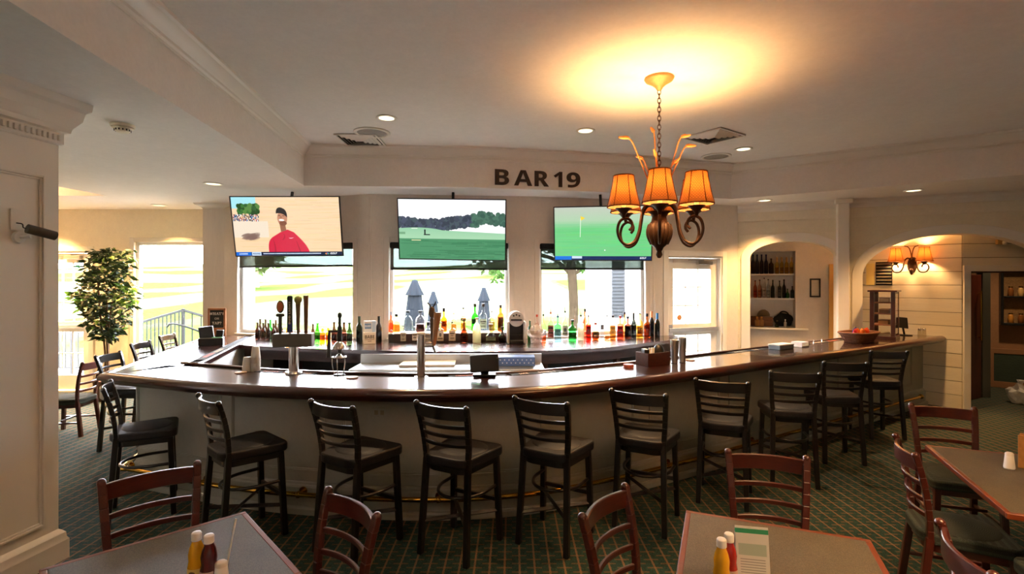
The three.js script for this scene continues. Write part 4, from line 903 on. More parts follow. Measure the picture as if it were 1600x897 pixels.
function vent(x, d, s, turn, label) {
  const o = thing('ceiling_vent', label, 'air vent', V(x, d, HIGH).toArray(), turn, 'square ceiling vents');
  const ring = (q, y, t) => [bx(2 * q, t, 0.02, 0, y, q - 0.01, 0.002), bx(2 * q, t, 0.02, 0, y, -q + 0.01, 0.002), bx(0.02, t, 2 * q - 0.04, q - 0.01, y, 0, 0.002), bx(0.02, t, 2 * q - 0.04, -q + 0.01, y, 0, 0.002)];
  part(o, 'backing', bx(s, 0.004, s, 0, -0.003, 0, 0), M.matteBlack);
  part(o, 'frame', ring(s / 2, -0.01, 0.018), M.trim);
  for (let k = 1; k < 5; k++) {
    const q = s / 2 * (1 - k * 0.18), h = s / 2 * (1 - k * 0.18 - 0.11), y0 = -0.008 - k * 0.004, y1 = y0 - 0.018;
    const g = new THREE.CylinderGeometry(q * Math.SQRT2, h * Math.SQRT2, 0.02, 4, 1, true).rotateY(Math.PI / 4).translate(0, (y0 + y1) / 2 + 0.004, 0);
    part(o, 'louver', toCreasedNormals(g, 0.3), M.trim);
  }
}
vent(-1.86, 6.3, 0.5, 0, 'square ceiling vent tucked against the soffit above the golfer screen');
vent(2.42, 6.15, 0.52, 0.62, 'square ceiling vent behind the wheat stems of the chandelier');
{
  const o = thing('smoke_detector', 'ivory smoke detector on the lower ceiling near the column', 'smoke detector', V(-3.08, 4.05, LOW).toArray());
  const ivory = std({ color: 0xe5dcc3, roughness: 0.5 });
  part(o, 'base', cyl(0.085, 0.08, 0.02, 0, -0.011, 0, 28), ivory); part(o, 'head', lathe([[0.0, -0.062], [0.04, -0.06], [0.052, -0.05], [0.056, -0.036], [0.07, -0.032], [0.074, -0.022], [0, -0.021]], 28), ivory);
  const sl = []; for (let k = 0; k < 14; k++) { const a = k / 14 * 6.283; sl.push(bx(0.008, 0.014, 0.004, 0, 0, 0, 0).rotateY(-a + Math.PI / 2).translate(0.055 * Math.cos(a), -0.045, 0.055 * Math.sin(a))); }
  part(o, 'sensor_slots', sl, M.matteBlack);
  const m = thing('motion_sensor', 'small beige sensor on the wall above the dark doorway', 'sensor', [0, 0, 0]);
  hallWall.place(m, hallWall.u(1561), 2.48, 0.014); part(m, 'housing', [bx(0.13, 0.08, 0.05, 0, 0, 0.025, 0.015)], std({ color: 0xcaa36e, roughness: 0.6 })); part(m, 'window', sph(0.035, 0.03, -0.01, 0.045, 12), std({ color: 0xe2d2b4, roughness: 0.4 }));
}
// sconce with two wicker shades
{
  const o = thing('wall_sconce_lamp', 'bronze twin sconce with glowing wicker shades on the board wall', 'sconce');
  const u = sconceWall.u(1426); sconceWall.place(o, u, 2.1, 0.016);
  part(o, 'backplate', [new THREE.SphereGeometry(0.08, 18, 12).scale(0.8, 1.6, 0.35).translate(0, 0.06, 0.01), lathe([[0, -0.1], [0.018, -0.08], [0.03, -0.03], [0.02, 0], [0, 0.01]], 16).translate(0, 0, 0.05)], M.iron);
  for (const k of [-1, 1]) {
    part(o, 'arm', tube([[0, 0.12, 0.03], [k * 0.04, 0.17, 0.07], [k * 0.08, 0.12, 0.1], [k * 0.09, 0.02, 0.12], [k * 0.13, -0.05, 0.13], [k * 0.2, -0.05, 0.13], [k * 0.235, 0.01, 0.13], [k * 0.21, 0.07, 0.13], [k * 0.16, 0.06, 0.13], [k * 0.15, 0.02, 0.13]], 0.01, 40, 7), M.iron);
    part(o, 'cup', lathe([[0, 0.06], [0.012, 0.06], [0.05, 0.11], [0.045, 0.112], [0, 0.1]], 16).translate(k * 0.18, 0, 0.13), M.iron);
    lampShade(o, k * 0.18, 0.115, 0.13, 0.82, 3.2);
  }
  const straw = std({ map: speckle(0x6b4526, 0.35, 8), roughness: 0.75 });
  for (const k of [-1, 1]) part(o, 'wheat_stem', tube([[0, 0.1, 0.03], [k * 0.01, 0.25, 0.04], [k * 0.04, 0.34, 0.05], [k * 0.09, 0.36, 0.06]], 0.008, 16, 6), straw);
}
// slatted menu board and yellow notice on the sconce wall
{
  const a = sconceWall.u(1369), b = sconceWall.u(1395), m = (a + b) / 2, w = b - a;
  const o = thing('menu_board', 'black slatted menu board above the display case', 'menu board'); sconceWall.place(o, m, 1.84, 0.016);
  part(o, 'backing', bx(w, 0.38, 0.012, 0, 0.19, 0.006), M.matteBlack);
  for (let k = 0; k < 7; k++) part(o, 'slat', bx(w - 0.02, 0.009, 0.008, 0, 0.03 + k * 0.053, 0.016, 0.002), std({ color: 0xb8b0a0, roughness: 0.6 }));
  const n = thing('yellow_notice', 'plain pale yellow panel beside the slatted menu board', 'notice'); const c = sconceWall.u(1354), d = sconceWall.u(1367); sconceWall.place(n, (c + d) / 2, 1.84, 0.016);
  part(n, 'sheet', bx(d - c, 0.36, 0.008, 0, 0.18, 0.004), std({ color: 0xf0dd8a, roughness: 0.6 })); part(n, 'edge', bx(0.008, 0.36, 0.01, -(d - c) / 2 - 0.004, 0.18, 0.005), M.trim);
}
// framed picture in the alcove
{
  const o = thing('picture_frame', 'small black framed picture on the alcove wall', 'picture'); const a = alcove.u(1265), b = alcove.u(1282); alcove.place(o, (a + b) / 2, 1.79, 0.003);
  const w = b - a, h = 0.3, t = 0.025;
  part(o, 'frame', [bx(w, t, 0.02, 0, h / 2, 0.01), bx(w, t, 0.02, 0, -h / 2, 0.01), bx(t, h, 0.02, -w / 2 + t / 2, 0, 0.01), bx(t, h, 0.02, w / 2 - t / 2, 0, 0.01)], M.black);
  part(o, 'print', bx(w - t, h - t, 0.004, 0, 0, 0.004), std({ map: speckle(0xc8bfa9, 0.1, 2), roughness: 0.6 }));
}
// leafy plant
{
  const d = 8.25, o = thing('ficus_plant', 'tall artificial ficus tree between the exit door and tall window', 'plant', V((168 - 800) / FOCAL * d, d).toArray());
  part(o, 'pot', lathe([[0, 0], [0.15, 0], [0.19, 0.3], [0.2, 0.32], [0.18, 0.32], [0.17, 0.28], [0, 0.28]], 24), std({ color: 0x5b3a25, roughness: 0.7 }));
  part(o, 'trunk', [tube([[0, 0.25, 0], [0.02, 0.7, 0.02], [-0.02, 1.3, 0], [0.03, 2.0, 0]], 0.018, 20, 7), tube([[0.05, 0.25, 0.03], [0.0, 0.7, -0.02], [0.05, 1.2, 0.03], [0.12, 1.8, 0]], 0.014, 20, 7), tube([[-0.04, 0.25, 0], [-0.02, 0.8, 0.03], [-0.12, 1.4, 0], [-0.16, 2.0, 0]], 0.014, 20, 7)], std({ map: speckle(0x6d5238, 0.4, 6), roughness: 1 }));
  const leaf = (h, tr) => phy({ map: speckle(h, 0.35, 2), roughness: 0.6, transmission: tr, thickness: 0, side: THREE.DoubleSide });
  const spot = () => { const y = rr(0.98, 2.42), t = (y - 1.0) / 1.38, wdt = 0.15 + 0.29 * Math.sin(Math.min(1, t * 1.15) * Math.PI * 0.85) * (t > 0.75 ? 0.75 : 1); const a = rr(0, 6.28), r = wdt * Math.sqrt(rnd()); return [r * Math.cos(a) + (t > 0.8 ? (rnd() > 0.5 ? -0.1 : 0.2) : 0), y, r * Math.sin(a) * 0.8]; };
  const arm = () => rnd() > 0.45 ? [rr(-0.46, -0.25), rr(1.45, 1.75), rr(-0.1, 0.15)] : [rr(0.25, 0.46), rr(1.5, 1.85), rr(-0.1, 0.15)];
  let f = part(o, 'foliage', leafCloud(950, spot, 0.125), leaf(0x2b4a26, 0.25), 'dark green leaves'); f.userData.kind = 'stuff';
  f = part(o, 'foliage', leafCloud(260, () => rnd() > 0.5 ? arm() : spot(), 0.115), leaf(0x84b548, 0.5), 'light green leaves'); f.userData.kind = 'stuff';
}
// hall cupboard and white bag beyond the doorway
{
  const hw = new Wall([6.3, 10.9], [9.1, 8.95]);
  const o = thing('hall_shelf', 'dark framed lit shelf niche on the brown hall wall', 'shelf'); hw.place(o, 3.6, 1.15, 0.003);
  const tan = std({ map: speckle(0x8a6a42, 0.3, 3), roughness: 0.6 });
  part(o, 'back_panel', bx(1.2, 1.0, 0.01, 0, 0.5, 0.005), tan);
  part(o, 'frame', [bx(1.24, 0.04, 0.16, 0, 0, 0.08), bx(1.24, 0.04, 0.16, 0, 1.0, 0.08), bx(0.04, 1.0, 0.16, -0.6, 0.5, 0.08), bx(0.04, 1.0, 0.16, 0.6, 0.5, 0.08)], M.black);
  part(o, 'shelf', bx(1.16, 0.025, 0.14, 0, 0.48, 0.08), M.black);
  for (let k = 0; k < 7; k++) {
    const b = thing('hall_jar', ['first', 'second', 'third', 'fourth', 'fifth', 'sixth', 'seventh'][k] + ' small amber jar in the hall shelf niche', 'jar', [0, 0, 0], 0, 'jars in the hall niche');
    hw.place(b, 3.12 + (k % 4) * 0.13, k < 4 ? 1.15 + 0.022 : 1.15 + 0.495, 0.09);
    part(b, 'glass', lathe([[0, 0], [0.04, 0], [0.042, 0.1], [0.03, 0.13], [0.03, 0.15], [0, 0.15]], 14), std({ color: [0xc98a3a, 0x8a5528, 0xd8b070][k % 3], roughness: 0.3 })); part(b, 'lid', cyl(0.032, 0.032, 0.02, 0, 0.16, 0, 14), M.brass);
  }
  const g = thing('plastic_bag', 'crumpled white plastic bag on the hall floor', 'bag', V(7.95, 8.0).toArray());
  const s = new THREE.IcosahedronGeometry(0.17, 3), p = s.attributes.position; for (let i = 0; i < p.count; i++) { const k = 0.85 + 0.3 * Math.sin(p.getX(i) * 31 + p.getY(i) * 17) * Math.cos(p.getZ(i) * 23); p.setXYZ(i, p.getX(i) * k, Math.max(-0.12, p.getY(i) * k * 1.1), p.getZ(i) * k); }
  s.computeVertexNormals(); part(g, 'body', s.translate(0, 0.122, 0), M.plasticWhite); part(g, 'knot', lathe([[0.05, 0.25], [0.02, 0.3], [0.05, 0.36], [0, 0.34]], 10), M.plasticWhite);
}

// ================================================================ BACK BAR
const COUNTER = 1.07;
const backFront = curve2([[-3.64, 6.74], [-3.2, 6.55], [-1.73, 6.18], [-0.75, 6.08], [0.38, 6.15], [1.2, 6.46], [1.75, 6.88], [2.3, 7.32], [2.5, 7.62], [2.5, 7.9]], 40);
{
  const e = 0.012;
  const poly = [...backFront, [2.178, 7.85 - e], [0.186, 7.45 - e], [-2.012, 7.25 - e], [-3.9, 7.885 - e]];
  const flat = (pts, h, y) => new THREE.ExtrudeGeometry(new THREE.Shape(pts.map((p) => new THREE.Vector2(...p))), { depth: h, bevelEnabled: false }).rotateX(-Math.PI / 2).translate(0, y, 0);
  const o = thing('back_bar', 'dark wooden back bar counter under the windows holding bottles', 'counter');
  part(o, 'worktop', flat(poly, 0.045, COUNTER - 0.045), M.barTop);
  part(o, 'apron', sweep(backFront.slice(1, -1), rectProf(0.05, 0.075, COUNTER - 0.17, COUNTER - 0.045, 0.003), 0.5), M.darkWood);
  const inner = offsetWay(backFront, 0.5).slice(1, -5);
  part(o, 'back_panel', sweep(inner, rectProf(0, 0.02, 0.08, COUNTER - 0.05), 0.5), M.matteBlack);
  const in2 = offsetWay(backFront, 0).slice(1, -4);
  part(o, 'shelf', sweep(in2, rectProf(0.06, 0.5, 0.52, 0.545), 0.5), M.darkWood);
  part(o, 'plinth', sweep(in2, rectProf(0.06, 0.5, 0, 0.1), 0.5), M.darkWood);
  for (const i of [1, 6, 12, 18, 24, 29, 33, 36]) {
    const p = backFront[i], q = backFront[i + 1], a = Math.atan2(q[1] - p[1], q[0] - p[0]), n = [-Math.sin(a), Math.cos(a)];
    const m = [p[0] + n[0] * 0.1, p[1] + n[1] * 0.1];
    part(o, 'post', bx(0.07, COUNTER - 0.15, 0.06, 0, 0, 0).rotateY(a).translate(m[0], (COUNTER - 0.15) / 2 + 0.0, -m[1]), M.darkWood);
  }
  // glowing-white topped riser for the second row of bottles in the middle window
  const r = thing('bottle_riser', 'low dark bottle riser with a white top in the middle window', 'riser'), w = back[1], a = w.u(609, 0.16), b = w.u(799, 0.16);
  part(r, 'box', w.put(bx(b - a, 0.112, 0.26, (a + b) / 2, COUNTER + 0.057, 0.17, 0.004)), M.darkWood); part(r, 'top', w.put(bx(b - a, 0.01, 0.27, (a + b) / 2, COUNTER + 0.118, 0.17, 0.003)), M.white);
}
const RISER = COUNTER + 0.124;
// ---- bottles
const labelPrint = [0, 1, 2].map((k) => canvasTex(64, 64, (c) => {
  c.fillStyle = '#fff'; c.fillRect(0, 0, 64, 64); c.fillStyle = 'rgba(40,30,30,0.75)';
  if (k === 0) { c.fillRect(10, 14, 44, 8); c.fillRect(18, 28, 28, 4); c.fillRect(14, 44, 36, 3); c.fillRect(14, 50, 36, 3); }
  if (k === 1) { c.beginPath(); c.arc(32, 26, 12, 0, 7); c.fill(); c.fillRect(8, 46, 48, 6); }
  if (k === 2) { c.fillRect(6, 8, 52, 12); c.fillRect(20, 26, 24, 3); c.fillRect(12, 34, 40, 10); c.fillRect(20, 52, 24, 3); }
}));
const cache = new Map(); const memo = (k, f) => { if (!cache.has(k)) cache.set(k, f()); return cache.get(k); };
const tint = (h) => memo('g' + h, () => phy({ color: new THREE.Color(h).lerp(new THREE.Color(1, 1, 1), 0.12), transmission: 1, thickness: 0, roughness: 0.03, ior: 1.45 }));
const frost = (h) => memo('f' + h, () => phy({ color: h, transmission: 0.75, thickness: 0, roughness: 0.6 }));
const solid = (h) => memo('s' + h, () => std({ color: h, roughness: 0.45 }));
const printed = (h, k) => memo('p' + h + k, () => std({ color: h, map: labelPrint[k], roughness: 0.6 }));
// outlines as [share of half width, share of height]
const OUT = {
  beer: [[0, 0], [0.92, 0], [1, 0.03], [1, 0.5], [0.9, 0.6], [0.5, 0.72], [0.4, 0.8], [0.38, 0.95], [0.44, 0.965], [0.44, 1], [0, 1]],
  round: [[0, 0], [0.94, 0], [1, 0.025], [1, 0.6], [0.93, 0.67], [0.6, 0.73], [0.36, 0.78], [0.3, 0.84], [0.3, 0.97], [0.36, 0.975], [0.36, 1], [0, 1]],
  wine: [[0, 0], [0.95, 0], [1, 0.02], [1, 0.56], [0.85, 0.66], [0.45, 0.74], [0.36, 0.8], [0.34, 0.96], [0.42, 0.965], [0.42, 1], [0, 1]],
  square: [[0, 0], [0.95, 0], [1, 0.025], [1, 0.62], [0.95, 0.68], [0.45, 0.73], [0.28, 0.76], [0.26, 0.97], [0.34, 0.975], [0.34, 1], [0, 1]],
  dome: [[0, 0], [0.95, 0], [1, 0.03], [1, 0.45], [0.92, 0.6], [0.7, 0.74], [0.35, 0.82], [0.22, 0.85], [0.2, 0.97], [0.3, 0.975], [0.3, 1], [0, 1]],
  decanter: [[0, 0], [0.9, 0], [1, 0.04], [1, 0.34], [0.97, 0.4], [0.6, 0.52], [0.3, 0.62], [0.24, 0.68], [0.22, 0.95], [0.34, 0.96], [0.34, 1], [0, 1]],
  pot: [[0, 0], [0.8, 0], [1, 0.14], [1, 0.36], [0.8, 0.54], [0.35, 0.68], [0.28, 0.75], [0.26, 0.96], [0.34, 0.965], [0.34, 1], [0, 1]],
  slim: [[0, 0], [0.95, 0], [1, 0.02], [1, 0.68], [0.85, 0.74], [0.5, 0.79], [0.44, 0.84], [0.42, 0.97], [0.48, 0.975], [0.48, 1], [0, 1]],
};
function shaped(pts, sq, n = 18) {
  const g = lathe(pts, n); if (!sq) return g;
  const p = g.attributes.position; let m = 0; for (const q of pts) m = Math.max(m, q[0]);
  for (let i = 0; i < p.count; i++) { const x = p.getX(i), z = p.getZ(i), r = Math.hypot(x, z), t = Math.min(1, Math.max(0, (r / m - 0.5) * 2.2)), k = r / (Math.max(Math.abs(x), Math.abs(z)) || 1) * 0.94; p.setX(i, x * (1 + (k - 1) * t)); p.setZ(i, z * (1 + (k - 1) * t)); }
  g.computeVertexNormals(); return g;
}
function bottleAt(pos, turn, H, W, kind, color, o_, label, group) {
  const o = thing('bottle', label, 'bottle', pos, turn, group), r = W / 2, sq = kind === 'square';
  const out = OUT[kind].map(([a, b]) => [a * r, b * H]);
  part(o, 'glass', shaped(out, sq), o_.frost ? frost(color) : tint(color));
  if (o_.liquid) {
    const f = o_.fill ?? 0.55, lq = out.filter(([, y]) => y < f * H).map(([a, y]) => [a * 0.92, y + 0.004]); const last = lq[lq.length - 1];
    lq.push([last[0], f * H], [0, f * H]); part(o, 'liquid', shaped(lq, sq, 14), tint(o_.liquid));
  }
  if (o_.lab) {
    const [c, y0, y1, k = 0] = o_.lab; const rad = r * 1.015;
    const g = sq ? bx(r * 1.72, (y1 - y0) * H, 0.002, 0, (y0 + y1) / 2 * H, r * 0.965, 0) : new THREE.CylinderGeometry(rad, rad, (y1 - y0) * H, 16, 1, true, -1.2, 2.4).translate(0, (y0 + y1) / 2 * H, 0);
    part(o, 'label', g, printed(c, k));
  }
  if (o_.foil) part(o, 'foil', cyl(r * 0.44, r * 0.44, H * 0.24, 0, H * 0.885, 0, 12), solid(o_.foil));
  if (o_.cap !== undefined) {
    const cr = kind === 'beer' ? 0.48 : o_.capw ?? 0.42;
    part(o, 'cap', o_.pour ? [cyl(r * 0.3, r * 0.34, H * 0.07, 0, H * 1.03, 0, 10), rod([0, H * 1.06, 0], [r * 0.12, H * 1.2, 0.006], 0.005, 0.003, 6)] : cyl(r * cr, r * cr, H * (o_.caph ?? 0.06), 0, H * (1 + (o_.caph ?? 0.06) / 2 - 0.012), 0, 14), solid(o_.cap));
  }
  return o;
}
function bottle(px, w, hp, wp, kind, color, opt, label, group) {
  const wall = px < 578 ? back[0] : px < 820 ? back[1] : px < 1021 ? back[2] : back[3];
  const riser = opt.riser, y = riser ? RISER : COUNTER, ww = riser ? 0.17 : w;
  const u = wall.u(px, ww), d = wall.d(u, ww), p = wall.p(u, y, ww);
  return bottleAt([p.x, y + 0.0005, p.z], Math.atan2(-p.x, -p.z) + Math.PI, hp * d / FOCAL, wp * d / FOCAL, kind, color, opt, label, group);
}
const BROWN = 0x7a3a12, ord = ['first', 'second', 'third', 'fourth', 'fifth', 'sixth', 'seventh', 'eighth', 'ninth', 'tenth'];
const beerG = 'beer bottles in the tap window';
[[402.5, 0xd8d2c0, 0], [411.5, 0xd0c8c0, 2], [419.5, 0xd9b45a, 1], [427.5, 0xcfc6ae, 0], [435.5, 0x2b4a86, 1]].forEach(([x, lab, k], i) => bottle(x, 0.42, 25, 7.2, 'beer', BROWN, { cap: 0x1a1a1a, lab: [lab, 0.08, 0.42, k] }, ord[i] + ' brown beer bottle of the front row from the chalkboard', beerG));
[[406.5, BROWN], [415, BROWN], [422.5, 0x3fc04a], [431, BROWN], [439, BROWN]].forEach(([x, c], i) => bottle(x, 0.26, 28, 6.6, 'beer', c, { cap: c === BROWN ? 0x4a4038 : 0x38b54a, lab: [0xb9b2a2, 0.1, 0.36, 1] }, c === BROWN ? ord[i] + ' brown beer bottle of the back row from the chalkboard' : 'bright green capped beer bottle standing among the brown ones', beerG));
[[450, 0xe0b23a, 'amber yellow'], [455, 0xc0602a, 'orange'], [467, 0xb04a20, 'rust red'], [478, 0x355a9a, 'blue labelled'], [489, BROWN, 'brown']].forEach(([x, c, n]) => bottle(x, 0.36, 26, 6.6, 'beer', c === 0x355a9a ? BROWN : c, { cap: 0x5a4a3a, lab: [c === 0x355a9a ? c : 0xcfb080, 0.1, 0.42, 2] }, n + ' beer bottle partly hidden behind the tap handles', beerG));
bottle(496, 0.4, 28, 8, 'beer', 0x6fd23a, { cap: 0x59c04a, lab: [0x4a9a3a, 0.12, 0.36, 1] }, 'bright green beer bottle beside the tap box', beerG);
bottle(504, 0.4, 21, 8, 'slim', 0xffe04a, { cap: 0xf0f0e8, liquid: 0xffd23a, lab: [0xf0d060, 0.15, 0.5, 0] }, 'first pale yellow cooler bottle next to the green one', beerG);
bottle(513, 0.4, 22, 8, 'slim', 0xffdf3a, { cap: 0xf0f0e8, liquid: 0xffcf2a, lab: [0xeacb50, 0.15, 0.5, 1] }, 'second pale yellow cooler bottle next to the citrus press', beerG);
[[522, 0xd9722a, 'orange'], [530, 0x9a5a3a, 'tan'], [537.5, 0xd98a6a, 'pink']].forEach(([x, l, n]) => bottle(x, 0.4, 31, 8, 'beer', 0x8a4418, { cap: 0x2a1a12, lab: [l, 0.08, 0.38, 0] }, 'brown beer bottle with ' + n + ' label behind the citrus press', beerG));
bottle(546, 0.4, 31, 8.4, 'beer', 0x55702e, { cap: 0x2a2a22, lab: [0x4e6e4a, 0.1, 0.4, 1] }, 'olive green beer bottle at the end of the beer row', beerG);
const wineG = 'wine bottles beside the boxes';
bottle(561.5, 0.3, 41, 9.6, 'wine', 0x4f6a30, { foil: 0x2a3a1c, lab: [0xcfd0c8, 0.05, 0.5, 0] }, 'green wine bottle with white label beside the stacked boxes', wineG);
bottle(592, 0.3, 41, 9, 'wine', 0x3a3418, { foil: 0x17170f, lab: [0x9a9478, 0.1, 0.46, 1] }, 'dark wine bottle with beige label behind the stacked boxes', wineG);
// middle window: back row on the riser
const rg = 'spirit bottles on the riser', fg = 'spirit bottles before the riser';
bottle(611, 0, 27, 8, 'round', 0xffb98a, { riser: 1, cap: 0x8fa4b8, caph: 0.2, capw: 0.26, liquid: 0xffa878 }, 'small peach coloured bottle at the window frame', rg);
bottle(619.5, 0, 25, 12, 'square', 0xfff2d0, { riser: 1, cap: 0x1c1a18, caph: 0.16, liquid: 0xe89a1a, fill: 0.5 }, 'square amber bottle with a large black stopper', rg);
bottle(637.5, 0, 31, 15, 'dome', 0xf4fbfa, { riser: 1, cap: 0x18181a, caph: 0.1 }, 'empty clear domed decanter bottle before the larger umbrella', rg);
bottle(657, 0, 31, 16, 'dome', 0xfdf4f0, { riser: 1, cap: 0x18181a, caph: 0.09, liquid: 0x9a3a22, fill: 0.42, lab: [0x5a4238, 0.1, 0.34, 2] }, 'clear domed bottle of red brown spirit behind the chrome tower', rg);
bottle(693.5, 0, 32, 10.5, 'round', 0xf7c52a, { riser: 1, cap: 0x2a2622, caph: 0.18, liquid: 0xf2a81a, lab: [0x6a2a2a, 0.25, 0.5, 2] }, 'golden whisky bottle with dark red label and tall stopper', rg);
bottle(709, 0, 28, 9.5, 'square', 0xfff6ea, { riser: 1, cap: 0xb0aaa0, liquid: 0xe8a862, fill: 0.45, pour: 1 }, 'clear square bottle of pale amber spirit on the riser', rg);
bottle(724, 0, 36, 9, 'square', 0xfff4da, { riser: 1, cap: 0x222222, liquid: 0xf0b02a, fill: 0.4, lab: [0x2a2420, 0.46, 0.58, 2] }, 'tall square bottle with a slanting black label', rg);
bottle(742, 0, 39, 11, 'round', 0x4fd03a, { riser: 1, cap: 0x3a4a22, caph: 0.14, lab: [0x3f7a34, 0.3, 0.5, 1] }, 'tall bright green whisky bottle on the riser', rg);
bottle(755, 0, 39, 11.5, 'round', 0xeef2f2, { riser: 1, cap: 0x3a2a1e, caph: 0.14, lab: [0xdfe4e4, 0.1, 0.5, 0] }, 'clear bottle with white label in front of the smaller umbrella', rg);
bottle(768.5, 0, 30, 10, 'square', 0xfff4e8, { riser: 1, cap: 0x9a9488, liquid: 0xd8934a, fill: 0.5, pour: 1 }, 'square bottle of brown spirit right of the smaller umbrella', rg);
bottle(782, 0, 37, 9.6, 'slim', 0xe8b45a, { riser: 1, cap: 0x3a2c1c, caph: 0.13, liquid: 0xc87a2e, fill: 0.6, lab: [0xb06a30, 0.15, 0.6, 0] }, 'tall amber rum bottle at the far end of the riser', rg);
bottle(611.5, 0.42, 20, 8, 'slim', 0xe8eeee, { cap: 0xaaaaaa }, 'small clear bottle at the foot of the window frame', fg);
bottle(630, 0.42, 27, 9.5, 'square', 0xf4f4ee, { cap: 0x5a5248, lab: [0xc9bfae, 0.1, 0.6, 0] }, 'square clear bottle with beige label below the domed decanter', fg);
bottle(648, 0.42, 25, 9, 'square', 0xf6f6f2, { cap: 0xd8d8d8, lab: [0xd9d2c8, 0.15, 0.6, 2] }, 'small square clear bottle touching the chrome tower', fg);
bottle(669, 0.42, 28, 12.5, 'dome', 0xf2f4f4, { cap: 0x141a2a, caph: 0.2, capw: 0.4, lab: [0xc8baa8, 0.05, 0.5, 0] }, 'squat bottle with navy cap behind the wooden tap handle', fg);
bottle(688, 0.42, 31, 11.5, 'square', 0xf6f4ee, { cap: 0x8a7a6a, lab: [0xd6c8b4, 0.08, 0.6, 1], pour: 0 }, 'first tall square tequila bottle with cream label', fg);
bottle(706.5, 0.42, 31, 12, 'square', 0xf6f4ee, { cap: 0x6a5a4a, lab: [0xd9cab6, 0.08, 0.6, 0], pour: 1 }, 'second tall square tequila bottle with cream label', fg);
bottle(725, 0.42, 37, 12.5, 'decanter', 0xb05a14, { cap: 0xd8a45a, lab: [0xb99a66, 0.06, 0.3, 1] }, 'dark amber liqueur bottle with shoulder ribbon and tan label', fg);
bottle(745, 0.42, 37, 13, 'dome', 0xf2efcf, { frost: 1, cap: 0x8a5a30, lab: [0xd8d29a, 0.2, 0.46, 0] }, 'frosted cream bottle with wooden stopper before the green whisky', fg);
bottle(767, 0.42, 26, 16, 'decanter', 0xe4eadf, { cap: 0x7a5a30, caph: 0.12, lab: [0xb8b8a8, 0.08, 0.3, 2] }, 'wide round decanter bottle with cork on the counter', fg);
bottle(785, 0.42, 22, 12, 'pot', 0x6a3416, { cap: 0x3a2016, caph: 0.12, lab: [0xd0b27a, 0.1, 0.46, 1] }, 'squat dark brown bottle with tan label by the coffee machine', fg);
// third window
const tg = 'spirit bottles in the tree window';
const T = (x, w, h, wd, k, c, o, l) => bottle(x, w, h, wd, k, c, o, l, tg);
T(828, 0.2, 30, 8, 'wine', 0x3f9a3a, { cap: 0xd8d0b0 }, 'green wine bottle tucked behind the coffee machine and glass bowl');
T(839, 0.16, 36, 8, 'round', 0xf7e6e0, { cap: 0xc0452a, caph: 0.1 }, 'clear bottle with red cap behind the glass bowl');
T(849, 0.4, 40, 9, 'round', 0xfbeee4, { cap: 0x2a2a2a, liquid: 0xf08a2a, fill: 0.25, pour: 1, lab: [0x8a5a4a, 0.25, 0.45, 2] }, 'clear bottle with a little orange liquor beside the glass bowl');
T(860.5, 0.32, 42, 9.5, 'round', 0xf2f6f6, { cap: 0xc03a30, lab: [0xc86a62, 0.1, 0.56, 2], pour: 1 }, 'clear vodka bottle with red and white label');
T(871.5, 0.4, 37, 11.5, 'square', 0xbfe2ea, { cap: 0x2a5a9a, lab: [0xb8d8d2, 0.2, 0.5, 0], pour: 1 }, 'pale blue square gin bottle');
T(883, 0.22, 42, 9, 'round', 0xf6f8f8, { cap: 0x22262c, lab: [0xb8b0a4, 0.12, 0.5, 1], pour: 1 }, 'clear bottle with white label between the blue and green gin');
T(894.5, 0.38, 30, 12.5, 'round', 0x4fd06a, { cap: 0x1f3a2a, caph: 0.1, lab: [0x7ac08a, 0.15, 0.4, 0] }, 'short round green gin bottle');
T(907.5, 0.34, 37, 10.5, 'round', 0xf0e6d0, { frost: 1, cap: 0x1f1f1f, lab: [0xe0d4b4, 0.1, 0.5, 1], pour: 1 }, 'frosted cream coconut rum bottle right of the green gin');
T(914, 0.14, 42, 8, 'round', 0xf58a5a, { cap: 0x2a2420, caph: 0.12 }, 'orange bottle with black cap behind the cream bottle');
T(919.5, 0.34, 36, 9, 'square', 0xf08a4a, { cap: 0x3a2420, liquid: 0xe8551a, fill: 0.65, pour: 1, lab: [0xc8522a, 0.25, 0.6, 2] }, 'square bright orange liqueur bottle');
T(930.5, 0.36, 24, 12, 'pot', 0xf0d2a0, { cap: 0x8a3a22, caph: 0.14, liquid: 0xd8801a, fill: 0.3, lab: [0x5f5a44, 0.15, 0.5, 1] }, 'small round flat bottle with dark oval label');
T(941, 0.2, 38, 6, 'slim', 0xf2f4f6, { cap: 0xb0b8c0, lab: [0x8f9aaa, 0.35, 0.56, 0] }, 'thin clear bottle with grey blue label');
T(948.5, 0.3, 35, 9, 'round', 0xfdf2d8, { cap: 0x1e1e1e, liquid: 0xe8a02a, fill: 0.16, pour: 1 }, 'nearly empty clear bottle with a little gold liquor');
T(957.5, 0.28, 34, 10, 'square', 0xfbe9bf, { cap: 0x2a2a3a, caph: 0.1, liquid: 0xe6a83a, fill: 0.2, lab: [0xd9c48a, 0.2, 0.6, 0] }, 'square pale gold bottle with cream label');
T(969, 0.28, 33, 10.5, 'square', 0xe87a52, { cap: 0x8a2a2a, caph: 0.1, lab: [0xb02a22, 0.08, 0.58, 2] }, 'square whiskey bottle with a red label');
T(976, 0.12, 36, 8, 'round', 0xf2b85a, { cap: 0x2a2018, caph: 0.12 }, 'golden bottle with black cap behind the red label bottle');
T(981, 0.26, 31, 10.5, 'square', 0x8a4a1a, { cap: 0x151515, caph: 0.12, lab: [0x2c2a2a, 0.08, 0.62, 0] }, 'square whiskey bottle with a black label');
T(990, 0.22, 38, 8.5, 'wine', 0x2e3a1e, { foil: 0x23261a, lab: [0x3a3a26, 0.2, 0.5, 1], cap: 0x8a8a80 }, 'dark green cream liqueur bottle right of the black label');
